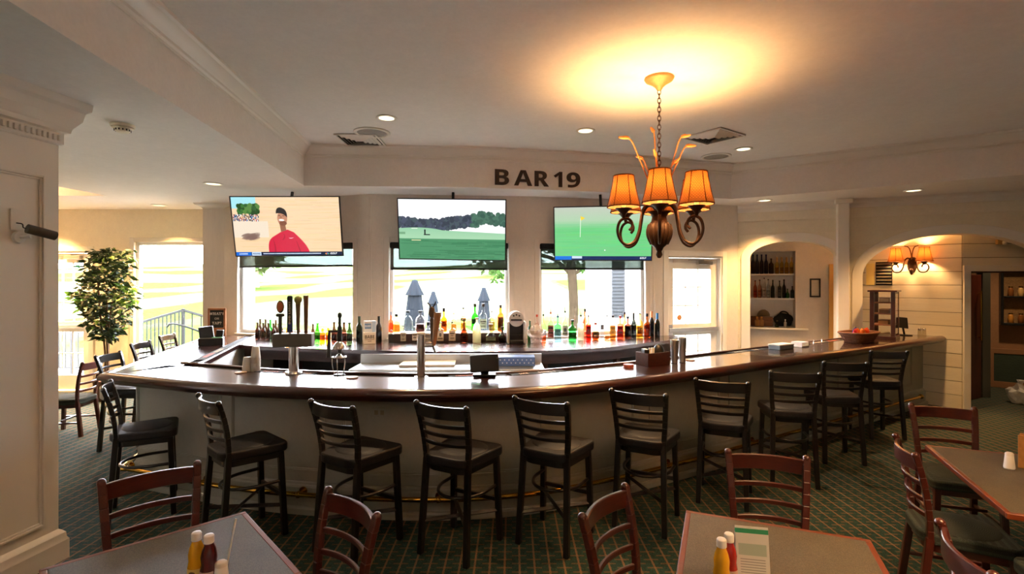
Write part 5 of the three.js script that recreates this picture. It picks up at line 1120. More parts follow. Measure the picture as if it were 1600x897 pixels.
T(999.5, 0.2, 36, 10.5, 'round', 0xfae48a, { cap: 0x2a2a22, liquid: 0xeac04a, fill: 0.35, pour: 1, lab: [0xe2d2a0, 0.12, 0.5, 0] }, 'pale yellow whiskey bottle with pourer');
T(1011, 0.2, 33, 10, 'square', 0xf0a83a, { cap: 0x2a1a14, caph: 0.14, liquid: 0xd8801a, fill: 0.62, lab: [0x9a2a1e, 0.38, 0.56, 2] }, 'square amber scotch bottle with a slanting red band');
T(1018, 0.1, 39, 8.5, 'wine', 0x2a2f14, { foil: 0xd8895a, lab: [0x6a5a48, 0.12, 0.46, 1] }, 'dark wine bottle with orange foil near the end of the back bar');
T(1027, 0.24, 38, 8.5, 'wine', 0x3a4416, { foil: 0x1f6aa0, lab: [0x1f5a9a, 0.14, 0.56, 0] }, 'dark wine bottle with blue foil and label at the end of the back bar');
// boxes with lettering
function cardBox(px, w, y, wp, h, dep, face, label) {
  const u = back[1].u(px, w), d = back[1].d(u, w), p = back[1].p(u, y, w), W = wp * d / FOCAL;
  const o = thing('drink_carton', label, 'box', [p.x, y + 0.0005, p.z], 0.35, 'cartons between the windows');
  part(o, 'carton', bx(W, h, dep, 0, h / 2, 0, 0.003), std({ color: 0xe6e0d4, roughness: 0.7 }));
  part(o, 'print', bx(W * 0.96, h * 0.96, 0.001, 0, h / 2, dep / 2 + 0.0008, 0), std({ map: face, roughness: 0.7 })); return o;
}
const babe = canvasTex(256, 220, (c, w, h) => { c.fillStyle = '#e9ddcb'; c.fillRect(0, 0, w, h); c.fillStyle = '#3a3432'; c.font = 'bold 92px sans-serif'; c.textAlign = 'center'; c.fillText('BABE', w / 2, 112); c.fillStyle = '#8a5a3a'; c.fillRect(20, 130, w - 40, 8); c.font = 'bold 34px sans-serif'; c.fillText('ROSÉ', w / 2, 180); });
const babe2 = canvasTex(256, 220, (c, w, h) => { c.fillStyle = '#e4e6ea'; c.fillRect(0, 0, w, h); c.fillStyle = '#6f8fb4'; c.fillRect(0, 40, 150, 110); c.fillStyle = '#e9eef4'; c.font = 'bold 54px sans-serif'; c.fillText('BABE', 6, 115); c.fillStyle = '#b9cde0'; c.fillRect(170, 0, 86, h); });
const low = cardBox(577, 0.4, COUNTER, 17.5, 0.15, 0.13, babe, 'white carton reading BABE at the bottom of the stack');
cardBox(578, 0.36, COUNTER + 0.151, 17.5, 0.15, 0.13, babe2, 'white and blue carton on top of the lettered carton');
// coffee machine
{
  const u = back[1].u(807, 0.5), d = back[1].d(u, 0.5), p = back[1].p(u, COUNTER, 0.5);
  const o = thing('coffee_machine', 'silver and black capsule coffee machine', 'coffee machine', [p.x, COUNTER, p.z], 0.05);
  const silver = std({ color: 0xc9c6c0, metalness: 0.6, roughness: 0.35 });
  part(o, 'body', [bx(0.035, 0.3, 0.3, -0.115, 0.15, -0.02, 0.015), bx(0.035, 0.3, 0.3, 0.1, 0.15, -0.02, 0.015), bx(0.24, 0.28, 0.06, -0.008, 0.15, -0.15, 0.02)], silver);
  part(o, 'core', bx(0.19, 0.3, 0.2, -0.008, 0.16, -0.04, 0.01), M.black);
  part(o, 'brew_head', [cyl(0.1, 0.1, 0.26, 0, 0, 0, 28).rotateX(Math.PI / 2).translate(-0.008, 0.33, -0.0), sph(0.1, -0.008, 0.33, -0.13, 20)], silver);
  part(o, 'button', [-0.045, -0.008, 0.03].map((x, i) => cyl(0.012, 0.012, 0.01, 0, 0, 0, 12).rotateX(Math.PI / 2).translate(x, 0.375 + (i === 1 ? 0.012 : 0), 0.13)), M.black);
  part(o, 'spout', bx(0.15, 0.02, 0.03, -0.008, 0.32, 0.125, 0.005), M.black);
  part(o, 'drip_tray', [bx(0.18, 0.05, 0.12, -0.008, 0.026, 0.09, 0.012), bx(0.18, 0.006, 0.01, -0.008, 0.115, 0.07, 0.002)], M.black);
}
// glass bowl of packets
{
  const u = back[2].u(838, 0.52), p = back[2].p(u, COUNTER, 0.52);
  const o = thing('glass_bowl', 'stacked clear glass bowl beside the coffee machine', 'bowl', [p.x, COUNTER + 0.0005, p.z]);
  part(o, 'bowl', lathe([[0, 0], [0.075, 0], [0.08, 0.04], [0.08, 0.07], [0.13, 0.12], [0.135, 0.17], [0.125, 0.17], [0.12, 0.13], [0.07, 0.08], [0, 0.075]], 28), memo('bowl', () => phy({ color: 0xf2ece6, transmission: 0.8, thickness: 0, roughness: 0.15 })));
  part(o, 'tea_packet', Array.from({ length: 16 }, (_, i) => bx(0.05, 0.06, 0.006, 0, 0, 0, 0.001).rotateY(i * 1.7).rotateZ(0.3 * Math.sin(i)).translate(0.06 * Math.cos(i * 2.4), 0.17 + 0.02 * (i % 3), 0.06 * Math.sin(i * 2.4))), solid(0xe2d6c8)).userData.kind = 'stuff';
}
// ================================================================ ON THE BAR
const onBar = (px, o) => {                                  // point on the worktop, o in from the nose, on the sight line of column px
  const w = offsetWay(noseWay, o), k = (px - 800) / FOCAL; let best = null;
  for (let i = 3; i < w.length - 1; i++) { const f = (p) => p[0] - k * p[1], a = f(w[i]), b = f(w[i + 1]); if (a * b <= 0) { const t = a / (a - b || 1); best = { x: w[i][0] + (w[i + 1][0] - w[i][0]) * t, d: w[i][1] + (w[i + 1][1] - w[i][1]) * t, a: Math.atan2(w[i + 1][1] - w[i][1], w[i + 1][0] - w[i][0]), i }; } }
  return best;
};
const TRAY = BAR - 0.012;
// rubber bar mats lying in the drip tray
function mat(px0, px1, label, draw) {
  const t = draw && canvasTex(1024, 96, draw), m = std(t ? { map: t, roughness: 0.8 } : { color: 0x161618, roughness: 0.8 });
  const a = onBar(px0, 0.64), b = onBar(px1, 0.64), o = thing('bar_mat', label, 'bar mat', V((a.x + b.x) / 2, (a.d + b.d) / 2, TRAY).toArray(), Math.atan2(b.d - a.d, b.x - a.x), 'rubber mats along the bar edge');
  const L = Math.hypot(b.x - a.x, b.d - a.d); part(o, 'rubber', bx(L, 0.012, 0.09, 0, 0.0065, 0, 0.003), M.matteBlack);
  const g = new THREE.PlaneGeometry(L - 0.02, 0.085).rotateX(-Math.PI / 2).translate(0, 0.0135, 0); part(o, 'print', g, m);
}
const words = (txt, col, bg = '#131314') => (c, w, h) => { c.fillStyle = bg; c.fillRect(0, 0, w, h); c.textAlign = 'center'; c.font = 'bold 70px serif'; txt.forEach(([s, x, k], i) => { c.fillStyle = k || col; c.fillText(s, x, 72); }); };
mat(402, 492, 'rubber bar mat with orange lettering under the beer tap box', words([['TAVERN', 240, '#e0907a'], ['ALE', 560, '#d85a4a'], ['BREWERY', 800, '#d8a07a']]));
mat(700, 792, 'rubber bar mat with red lettering by the black terminal', words([['SMIRNOFF', 300, '#d87a5a'], ['VODKA', 720, '#c8b8a0']]));
mat(797, 882, 'rubber bar mat lettered JACK in the middle of the bar', words([['JACK', 240, '#e8c08a'], ["DANIEL'S", 690, '#cfcac0']]));
mat(1138, 1196, 'rubber bar mat with cream lettering before the shelf alcove', words([['WHISKEY', 300, '#e8d8b8'], ['BAR', 740, '#e8d8b8']]));
mat(1262, 1318, 'rubber bar mat with red and cream lettering beside the snack basket', words([['BOURBON', 280, '#e8d8b8'], ['RESERVE', 720, '#d8694a']]));
// beer tap box on a T tower
{
  const q = onBar(459, 0.62), o = thing('beer_tap_tower', 'T shaped steel beer tower with four tall tap handles', 'beer tap', V(q.x, q.d, TRAY + 0.0145).toArray(), 0.16);
  part(o, 'column', [cyl(0.042, 0.042, 0.26, 0, 0.13, 0, 24), cyl(0.07, 0.075, 0.015, 0, 0.0085, 0, 24)], M.chrome);
  part(o, 'box', bx(0.335, 0.12, 0.12, 0, 0.3, 0, 0.008), std({ color: 0x6b6861, metalness: 0.9, roughness: 0.38 }));
  const hx = [-0.115, -0.032, 0.037, 0.105];
  for (const x of hx) part(o, 'faucet', [rod([x, 0.3, -0.06], [x, 0.3, -0.11], 0.012), rod([x, 0.3, -0.11], [x, 0.22, -0.14], 0.01), rod([x, 0.36, 0], [x, 0.4, 0], 0.011)], M.chrome);
  const H1 = part(o, 'tap_handle', [rod([hx[0], 0.36, 0], [hx[0], 0.52, 0], 0.013, 0.017, 10), new THREE.SphereGeometry(0.036, 18, 12).scale(0.95, 1.6, 0.5).translate(hx[0], 0.6, 0), bx(0.075, 0.03, 0.035, hx[0], 0.525, 0, 0.012)], solid(0x2e2f22), 'dark handle with oval badge');
  part(H1, 'badge', new THREE.SphereGeometry(0.029, 18, 12).scale(0.95, 1.55, 0.3).translate(hx[0], 0.6, 0.014), solid(0xb0643a), 'orange oval badge');
  const bl = canvasTex(128, 512, (c, w, h) => { c.fillStyle = '#17231d'; c.fillRect(0, 0, w, h); c.fillStyle = '#24408a'; c.fillRect(0, h * 0.74, w, h * 0.26); c.save(); c.translate(w / 2, h * 0.45); c.rotate(-Math.PI / 2); c.fillStyle = '#d8d2b8'; c.font = 'bold 66px sans-serif'; c.textAlign = 'center'; c.fillText('BUD LIGHT', 0, 24); c.restore(); });
  const H2 = part(o, 'tap_handle', bx(0.046, 0.33, 0.035, hx[1], 0.535, 0, 0.012), solid(0x17231d), 'dark green paddle handle'); part(H2, 'print', bx(0.042, 0.31, 0.001, hx[1], 0.53, 0.0185, 0), std({ map: bl, roughness: 0.5 }));
  const H3 = part(o, 'tap_handle', [rod([hx[2], 0.36, 0], [hx[2], 0.63, 0], 0.013, 0.023, 12)], solid(0x6b5a40), 'brown tapered handle'); part(H3, 'ball', [sph(0.035, hx[2], 0.662, 0, 18), cyl(0.024, 0.024, 0.01, hx[2], 0.628, 0, 14)], solid(0x8a8748), 'olive ball');
  part(o, 'tap_handle', rod([hx[3], 0.36, 0], [hx[3], 0.7, 0], 0.015, 0.023, 14), solid(0x7a4a2c), 'plain reddish wooden handle');
}
// chrome tower with two tap handles
{
  const q = onBar(658, 0.62), o = thing('chrome_tap_tower', 'chrome cylinder beer tower with a wooden and an antlered tap handle', 'beer tap', V(q.x, q.d, TRAY).toArray());
  part(o, 'column', [cyl(0.036, 0.036, 0.38, 0, 0.19, 0, 28), cyl(0.06, 0.065, 0.012, 0, 0.007, 0, 28)], M.chrome);
  part(o, 'cap', lathe([[0.036, 0.38], [0.04, 0.384], [0.04, 0.392], [0.03, 0.4], [0, 0.402]], 24), M.white);
  part(o, 'faucet', [rod([0.03, 0.28, 0], [0.11, 0.28, -0.01], 0.012), rod([0.1, 0.28, -0.01], [0.12, 0.22, -0.02], 0.011), rod([0.03, 0.3, -0.02], [0.085, 0.3, -0.06], 0.011)], M.chrome);
  part(o, 'tap_handle', [rod([0.11, 0.28, -0.01], [0.145, 0.56, 0.0], 0.015, 0.034, 14), cyl(0.034, 0.034, 0.012, 0.146, 0.566, 0, 16)], solid(0xb98a60), 'pale wooden tapered handle');
  const h = part(o, 'tap_handle', [rod([0.085, 0.3, -0.06], [0.085, 0.52, -0.06], 0.012, 0.018, 10), new THREE.SphereGeometry(0.03, 14, 10).scale(1, 1.7, 0.8).translate(0.085, 0.57, -0.06)], solid(0x5b4630), 'brown deer head handle');
  part(h, 'antler', [tube([[0.08, 0.61, -0.06], [0.06, 0.64, -0.06], [0.045, 0.655, -0.06]], 0.006, 8, 5), tube([[0.09, 0.61, -0.06], [0.11, 0.64, -0.06], [0.12, 0.665, -0.06]], 0.006, 8, 5)], solid(0x3a3020));
}
// citrus press
{
  const q = onBar(530, 0.62), o = thing('citrus_press', 'chrome lever citrus press with a dark green knob', 'citrus press', V(q.x, q.d, TRAY).toArray(), 0.1);
  part(o, 'base', lathe([[0, 0], [0.055, 0], [0.055, 0.012], [0.045, 0.02], [0, 0.02]], 24), M.black);
  for (let k = 0; k < 5; k++) { const a = k / 5 * 6.283 + 0.4; part(o, 'cage_rib', tube([[0.04, 0.02], [0.052, 0.06], [0.06, 0.12], [0.058, 0.17]].map(([r, y]) => [r * Math.cos(a), y, r * Math.sin(a)]), 0.0045, 10, 6), M.chrome); }
  part(o, 'rim', new THREE.TorusGeometry(0.058, 0.006, 8, 28).rotateX(Math.PI / 2).translate(0, 0.17, 0), M.chrome);
  part(o, 'cone', lathe([[0, 0.215], [0.012, 0.2], [0.035, 0.17], [0.04, 0.15], [0, 0.15]], 20), M.chrome);
  part(o, 'press_cup', lathe([[0.055, 0.245], [0.052, 0.27], [0.035, 0.295], [0.015, 0.31], [0, 0.31]], 24), M.chrome);
  part(o, 'post', [rod([0, 0.2, -0.02], [0, 0.45, -0.02], 0.018, 0.014, 12), rod([0, 0.31, -0.02], [0, 0.44, -0.02], 0.022, 0.02, 12)], M.black);
  part(o, 'lever', [rod([0, 0.4, -0.02], [-0.085, 0.4, 0.0], 0.012), rod([-0.085, 0.41, 0], [-0.085, 0.24, 0.02], 0.012, 0.012), rod([-0.085, 0.3, 0.012], [-0.085, 0.17, 0.028], 0.015, 0.019, 10)], M.black);
  part(o, 'knob', [rod([0, 0.44, -0.02], [0, 0.52, -0.02], 0.011, 0.013), new THREE.SphereGeometry(0.02, 14, 10).scale(1, 1.4, 1).translate(0, 0.54, -0.02)], solid(0x24382a), 'dark green knob');
}
// plastic cups
{
  for (const [px, o_, n, label] of [[386, 0.6, 3, 'short stack of white plastic cups on the bar'], [399.5, 0.64, 9, 'tall stack of white plastic cups on the bar']]) {
    const q = onBar(px, o_), o = thing('cup_stack', label, 'cups', V(q.x, q.d, o_ > 0.58 ? TRAY : BAR).toArray(), 0, 'plastic cup stacks');
    for (let k = 0; k < n; k++) { const y = k * 0.016; part(o, 'cup', lathe([[0, y + 0.105], [0.028, y + 0.105], [0.038, y + 0.003], [0.04, y], [0.042, y + 0.004], [0.03, y + 0.11], [0, y + 0.11]], 18), M.plasticWhite); }
  }
}
// round coasters
for (const [px, o_, c, label] of [[376, 0.5, 0xd9b79a, 'tan round coaster beside the plastic cups'], [550, 0.5, 0xd9b79a, 'tan round coaster beside the citrus press'], [982, 0.5, 0xb0604a, 'red brown stack of round coasters before the wooden caddy'], [1078, 0.5, 0xcaa084, 'tan round coaster beside the steel shakers']]) {
  const q = onBar(px, o_), o = thing('drink_coaster', label, 'coaster', V(q.x, q.d, BAR).toArray(), 0, 'round coasters on the bar'), n = px === 982 ? 6 : 2;
  for (let k = 0; k < n; k++) part(o, 'disc', cyl(0.05, 0.05, 0.0045, 0.002 * (k % 2), 0.003 + k * 0.005, 0, 24), solid(c));
}
// black payment terminal, seen from behind
function terminal(name, label, q, turn, y) {
  const o = thing(name, label, 'terminal', V(q.x, q.d, y).toArray(), turn);
  part(o, 'foot', bx(0.2, 0.02, 0.16, 0, 0.011, -0.02, 0.008), M.black); part(o, 'neck', bar([0, 0.02, -0.03], [0, 0.09, 0.0], 0.07, 0.03), M.black);
  const b = bx(0.25, 0.15, 0.025, 0, 0, 0, 0.01).rotateX(-0.25).rotateZ(0.06).translate(0, 0.115, 0.02); part(o, 'screen_back', b, M.black);
  part(o, 'reader', bx(0.02, 0.09, 0.03, 0.115, 0.12, 0.03, 0.004), solid(0x2a2c2e)); return o;
}
terminal('payment_terminal', 'black payment terminal seen from behind in the middle of the bar', onBar(757, 0.6), 0.0, TRAY + 0.0145);
// wooden condiment caddy with steel shakers
{
  const q = onBar(1020, 0.5), o = thing('wooden_caddy', 'dark wooden condiment caddy beside the steel shakers', 'caddy', V(q.x, q.d, BAR).toArray(), q.a);
  const w = 0.3, h = 0.13, t = 0.012, dp = 0.16;
  part(o, 'side_panel', bx(w, h, t, 0, h / 2, dp / 2), M.caseWood); part(o, 'side_panel', bx(w, h, t, 0, h / 2, -dp / 2), M.caseWood); part(o, 'end_panel', bx(t, h, dp - t, w / 2 - t / 2, h / 2, 0), M.caseWood); part(o, 'end_panel', bx(t, h, dp - t, -w / 2 + t / 2, h / 2, 0), M.caseWood); part(o, 'bottom', bx(w - 2 * t, t, dp - t, 0, t / 2 + 0.0005, 0), M.caseWood);
  const inCaddy = (name, label, cat, x, z, f) => { const c = Math.cos(q.a), s = Math.sin(q.a), g = thing(name, label, cat, [q.x + c * x + s * z, BAR + 0.0135, -q.d - s * x + c * z]); f(g); return g; };
  inCaddy('napkin_holder', 'black napkin holder in the wooden caddy', 'napkin holder', 0.08, 0, (g) => { part(g, 'case', new THREE.SphereGeometry(0.07, 20, 12).scale(0.85, 1.35, 0.8).translate(0, 0.095, 0), M.black); part(g, 'napkin', bx(0.07, 0.1, 0.05, 0, 0.06, 0.0), M.white); });
  for (const [k, x] of [[0, -0.02], [1, -0.06]]) inCaddy('straw_box', ['wider', 'narrower'][k] + ' white packet sticking out of the wooden caddy', 'packet', x, 0.02, (g) => { part(g, 'packet', bx(0.026 - k * 0.008, 0.16, 0.03, 0, 0.08, 0, 0.002), M.white); part(g, 'fold', bx(0.027 - k * 0.008, 0.02, 0.031, 0, 0.15, 0, 0.002), solid(0xd8d4cc)); });
  inCaddy('menu_folder', 'black folder lying in the wooden caddy', 'folder', -0.1, 0, (g) => { part(g, 'cover', bx(0.05, 0.15, 0.11, 0, 0.075, 0).rotateZ(0.0), M.black); part(g, 'pages', bx(0.03, 0.145, 0.1, 0, 0.078, 0), M.white); });
  const steel2 = M.steel;
  for (const [px, hh, label] of [[1054, 0.24, 'shorter steel cocktail shaker at the end of the caddy'], [1066, 0.26, 'taller steel cocktail shaker beside the caddy']]) {
    const p = onBar(px, 0.44), s = thing('cocktail_shaker', label, 'shaker', V(p.x, p.d, BAR).toArray(), 0, 'steel shakers'); part(s, 'cup', lathe([[0, 0.001], [0.03, 0.001], [0.032, 0.01], [0.043, hh - 0.006], [0.045, hh - 0.003], [0.043, hh], [0.04, hh - 0.005], [0.03, 0.02], [0, 0.015]], 24), steel2); part(s, 'weight', cyl(0.031, 0.031, 0.008, 0, 0.0045, 0, 24), M.matteBlack);
  }
}
// white garnish trays, shot glasses
{
  const q = onBar(1225, 0.52), o = thing('garnish_tray', 'white lidded garnish tray on the bar before the alcove', 'tray', V(q.x, q.d, BAR).toArray(), q.a);
  part(o, 'box', bx(0.3, 0.05, 0.15, -0.06, 0.0255, 0, 0.008), solid(0x6f7f88)); part(o, 'lid', bx(0.31, 0.015, 0.16, -0.06, 0.058, 0, 0.005), M.white);
  const r = thing('ice_rack', 'white slotted rack beside the garnish tray', 'rack'); const p = onBar(1247, 0.52); r.position.copy(V(p.x, p.d, BAR)); r.rotation.y = p.a;
  part(r, 'tray', bx(0.17, 0.02, 0.15, 0.04, 0.011, 0, 0.004), M.white); for (let k = 0; k < 7; k++) part(r, 'fin', bx(0.008, 0.045, 0.14, -0.03 + k * 0.024, 0.042, 0, 0.002), M.white);
  for (const [px, label] of [[1268, 'shot glass next to the slotted rack'], [1281, 'shot glass nearer the snack basket']]) { const s = onBar(px, 0.5), g = thing('shot_glass', label, 'glass', V(s.x, s.d, BAR).toArray(), 0, 'shot glasses on the bar'); part(g, 'glass', lathe([[0, 0.001], [0.026, 0.001], [0.032, 0.08], [0.029, 0.08], [0.024, 0.014], [0, 0.012]], 20), M.glass); part(g, 'rim', new THREE.TorusGeometry(0.0305, 0.0015, 6, 24).rotateX(Math.PI / 2).translate(0, 0.08, 0), M.glass); }
}
// snack basket
{
  const q = onBar(1342, 0.36), o = thing('snack_basket', 'woven wicker basket on the bar filled with snack bags', 'basket', V(q.x, q.d, BAR).toArray(), q.a);
  const wk = std({ map: tex(64, (x, y) => { const k = ((x >> 3) + (y >> 3)) & 1 ? 1 : 0.55; return [128 * k, 74 * k, 36 * k]; }, { rx: 10, ry: 3 }), roughness: 0.8 });
  const ring = (a, b, y, t) => { const s = 28, pts = []; for (let i = 0; i <= s; i++) { const th = i / s * 6.2832, c = Math.cos(th), n = Math.sin(th), e = 0.55; pts.push([a * Math.sign(c) * Math.abs(c) ** e, y, b * Math.sign(n) * Math.abs(n) ** e]); } return tube(pts, t, 64, 6); };
  for (let k = 0; k < 6; k++) part(o, 'weave', ring(0.19 + k * 0.014, 0.12 + k * 0.01, 0.012 + k * 0.021, 0.0115), wk);
  part(o, 'rim', ring(0.275, 0.185, 0.135, 0.014), wk); part(o, 'bottom', bx(0.36, 0.01, 0.22, 0, 0.006, 0, 0.003), wk);
  for (let i = 0; i < 26; i++) { const th = i / 26 * 6.2832, c = Math.cos(th), n = Math.sin(th), e = 0.55, sx = Math.sign(c) * Math.abs(c) ** e, sz = Math.sign(n) * Math.abs(n) ** e; part(o, 'stake', rod([0.195 * sx, 0.01, 0.125 * sz], [0.272 * sx, 0.135, 0.182 * sz], 0.006, 0.006, 5), wk); }
  const bag = (x, z, ry, rz, c, label) => {
    const C = Math.cos(q.a), S = Math.sin(q.a), b = thing('snack_bag', label, 'snack bag', [q.x + C * x + S * z, BAR + 0.03, -q.d - S * x + C * z], q.a + ry, 'snack bags in the basket');
    const g = new THREE.SphereGeometry(1, 18, 12), p = g.attributes.position; for (let i = 0; i < p.count; i++) { const X = p.getX(i), Y = p.getY(i), Z = p.getZ(i), s = (v) => Math.sign(v) * Math.abs(v) ** 0.6; p.setXYZ(i, s(X) * 0.055, s(Y) * 0.075, Z * 0.028 * (1 - 0.55 * Math.abs(Y) ** 3) + 0.004 * Math.sin(X * 9 + Y * 7)); }
    g.computeVertexNormals(); g.rotateZ(rz).translate(0, 0.085, 0); part(b, 'pouch', g, memo('bag' + c, () => std({ color: c, roughness: 0.3, metalness: 0.25 })));
    part(b, 'seal', bx(0.095, 0.012, 0.004, 0, 0.07, 0, 0.001).rotateZ(rz).translate(0, 0.085, 0), memo('bag' + c, () => null));
  };
  bag(-0.16, 0.03, 0.2, 0.3, 0xc01a22, 'red snack bag at the end of the basket');
  bag(-0.06, 0.0, -0.2, 0.15, 0xc8641e, 'first orange snack bag in the middle of the basket');
  bag(-0.06, 0.07, 0.1, -0.5, 0xa8521a, 'brown orange snack bag at the front of the basket');
  bag(0.05, 0.02, 0.3, -0.25, 0xd8a02a, 'yellow snack bag in the basket');
  bag(0.14, 0.03, -0.1, 0.2, 0xd0481a, 'bright orange snack bag nearest the display case');
  bag(0.08, -0.08, 0.1, 0.35, 0x2a2f8a, 'dark blue snack bag at the back of the basket');
}
// wooden display case with sloping shelves
{
  const q = onBar(1382, 0.42), o = thing('display_case', 'small dark wooden display case with sloping shelves and glass', 'display case', V(q.x, q.d, BAR).toArray(), q.a + 0.25);
  const w = 0.42, h = 0.68, d = 0.3, t = 0.05;
  for (const [x, z] of [[-1, -1], [1, -1], [-1, 1], [1, 1]]) part(o, 'post', bx(t, h, t, x * (w / 2 - t / 2), h / 2, z * (d / 2 - t / 2)), M.caseWood);
  part(o, 'top', bx(w + 0.05, 0.025, d + 0.05, 0, h + 0.012, 0), M.caseWood); part(o, 'base', bx(w + 0.02, 0.04, d + 0.02, 0, 0.021, 0), M.caseWood);
  part(o, 'valance', (() => { const s = new THREE.Shape(); s.moveTo(-w / 2 + t, 0); s.lineTo(w / 2 - t, 0); s.lineTo(w / 2 - t, -0.08); s.quadraticCurveTo(w / 4 - 0.01, -0.02, 0, -0.075); s.quadraticCurveTo(-w / 4 + 0.01, -0.02, -w / 2 + t, -0.08); s.closePath(); return new THREE.ExtrudeGeometry(s, { depth: 0.012, bevelEnabled: false }).translate(0, h, d / 2 - 0.02); })(), M.caseWood);
  const sh = std({ map: woodTex(0xa8683a, 0x7c4622, 3, 3), roughness: 0.5 });
  for (const y of [0.2, 0.36, 0.52]) { part(o, 'shelf', bx(w - 0.04, 0.014, d - 0.03, 0, y, 0, 0.003).rotateX(0), sh); part(o, 'shelf_lip', bx(w - 0.05, 0.06, 0.012, 0, y + 0.03, d / 2 - 0.03, 0.003).rotateZ(-0.02), sh); }
  part(o, 'pane', bx(w - 2 * t, h - 0.1, 0.004, 0, h / 2 + 0.02, d / 2 - 0.006, 0), M.glass); part(o, 'pane', bx(0.004, h - 0.1, d - 2 * t, -w / 2 + 0.008, h / 2 + 0.02, 0, 0), M.glass); part(o, 'pane', bx(0.004, h - 0.1, d - 2 * t, w / 2 - 0.008, h / 2 + 0.02, 0, 0), M.glass);
  const C = Math.cos(q.a + 0.25), S = Math.sin(q.a + 0.25);
  [[-0.08, 0.21], [0.06, 0.21], [-0.02, 0.37], [0.1, 0.37], [0.0, 0.53]].forEach(([x, y], i) => { const g = thing('cigar_box', ['first box on the lowest', 'second box on the lowest', 'first box on the middle', 'second box on the middle', 'only box on the top'][i] + ' display case shelf', 'box', [q.x + C * x, BAR + y - 0.002, -q.d - S * x], q.a + 0.25, 'boxes in the display case'); part(g, 'box', bx(0.1, 0.05, 0.12, 0, 0.026, 0), solid([0xb98a52, 0xd0b080, 0x8a5a30][i % 3])); part(g, 'lid', bx(0.104, 0.01, 0.124, 0, 0.056, 0), solid([0x7a4a26, 0xa87a4a, 0xc9a46a][i % 3])); });
  // tablet stand and jars at the end of the bar
  const p = onBar(1413, 0.42), tb = thing('tablet_stand', 'black tablet on a stand beside the display case', 'tablet', V(p.x, p.d, BAR).toArray(), q.a + 1.0);
  part(tb, 'foot', bx(0.16, 0.012, 0.14, 0, 0.007, 0), M.black); part(tb, 'neck', bar([0, 0.01, 0.0], [0, 0.16, -0.03], 0.03, 0.016), M.black); part(tb, 'screen', bx(0.24, 0.17, 0.014, 0, 0.2, -0.02, 0.006).rotateX(-0.1), M.black);
  for (const [px, o_, label] of [[1437, 0.26, 'first small glass shaker at the end of the bar'], [1444, 0.22, 'second small glass shaker at the end of the bar']]) { const s = onBar(px, o_), g = thing('glass_shaker', label, 'shaker', V(s.x, s.d, BAR).toArray(), 0, 'glass shakers at the bar end'); part(g, 'jar', lathe([[0, 0.001], [0.026, 0.001], [0.028, 0.01], [0.024, 0.09], [0, 0.092]], 16), tint(0xe8e4d8)); part(g, 'lid', lathe([[0.025, 0.088], [0.026, 0.105], [0.018, 0.12], [0, 0.123]], 16), M.chrome); }
}
// ---- side wing: chalkboard, black caddy, mat
{
  const o = thing('chalkboard_sign', 'small wood framed chalkboard sign against the pilaster', 'sign', V(-4.54, 7.88, BAR).toArray(), 0.12);
  const w = 0.26, h = 0.42, t = 0.03, pine = std({ map: woodTex(0x9a6a44, 0x77492a, 3, 3), roughness: 0.6 });
  part(o, 'frame', [bx(w, t, 0.03, 0, h - t / 2, 0), bx(w, t * 1.2, 0.03, 0, 0.1, 0), bx(t, h, 0.03, -w / 2 + t / 2, h / 2, 0), bx(t, h, 0.03, w / 2 - t / 2, h / 2, 0), bx(w, 0.085, 0.024, 0, 0.0435, 0)], pine);
  part(o, 'slate', bx(w - 2 * t + 0.004, h - 0.14, 0.006, 0, 0.115 + (h - 0.14) / 2, 0.004, 0), std({ map: canvasTex(200, 280, (c, W, H) => { c.fillStyle = '#1d1f1f'; c.fillRect(0, 0, W, H); c.fillStyle = '#c9c6ba'; c.font = 'bold 52px serif'; c.textAlign = 'center'; c.fillText("WHAT'S", W / 2, 78); c.font = '44px serif'; c.fillText('ON', W / 2, 150); c.font = 'bold 52px serif'; c.fillText('TAP?', W / 2, 222); }), roughness: 0.9 }));
  part(o, 'stand', bar([0, 0.02, -0.08], [0, h * 0.7, -0.012], 0.05, 0.012), pine);
  const n = thing('napkin_caddy', 'black plastic napkin and menu caddy on the side wing', 'caddy', V(-3.92, 6.68, BAR).toArray(), 0.4);
  part(n, 'tray', bx(0.28, 0.1, 0.2, 0, 0.051, 0, 0.008), M.black); part(n, 'upright', [bx(0.16, 0.2, 0.09, -0.04, 0.15, -0.02, 0.006).rotateZ(0.12), bx(0.08, 0.15, 0.1, 0.08, 0.13, 0.0, 0.006).rotateZ(-0.1)], M.black); part(n, 'green_strip', bx(0.12, 0.014, 0.15, 0.07, 0.1, 0.02, 0.002), solid(0x3a8a6a));
  const m = thing('bar_mat', 'long rubber bar mat with orange lettering on the side wing', 'bar mat', V(-3.47, 5.95, TRAY).toArray(), Math.atan2(-3.48, 1.02) , 'rubber mats along the bar edge');
  part(m, 'rubber', bx(1.1, 0.012, 0.09, 0, 0.0065, 0, 0.003), M.matteBlack); part(m, 'print', new THREE.PlaneGeometry(1.06, 0.085).rotateX(-Math.PI / 2).translate(0, 0.0135, 0), std({ map: canvasTex(1024, 96, words([['CAPTAIN', 300, '#c8b090'], ['MORGAN', 700, '#e0604a']])), roughness: 0.8 }));
}
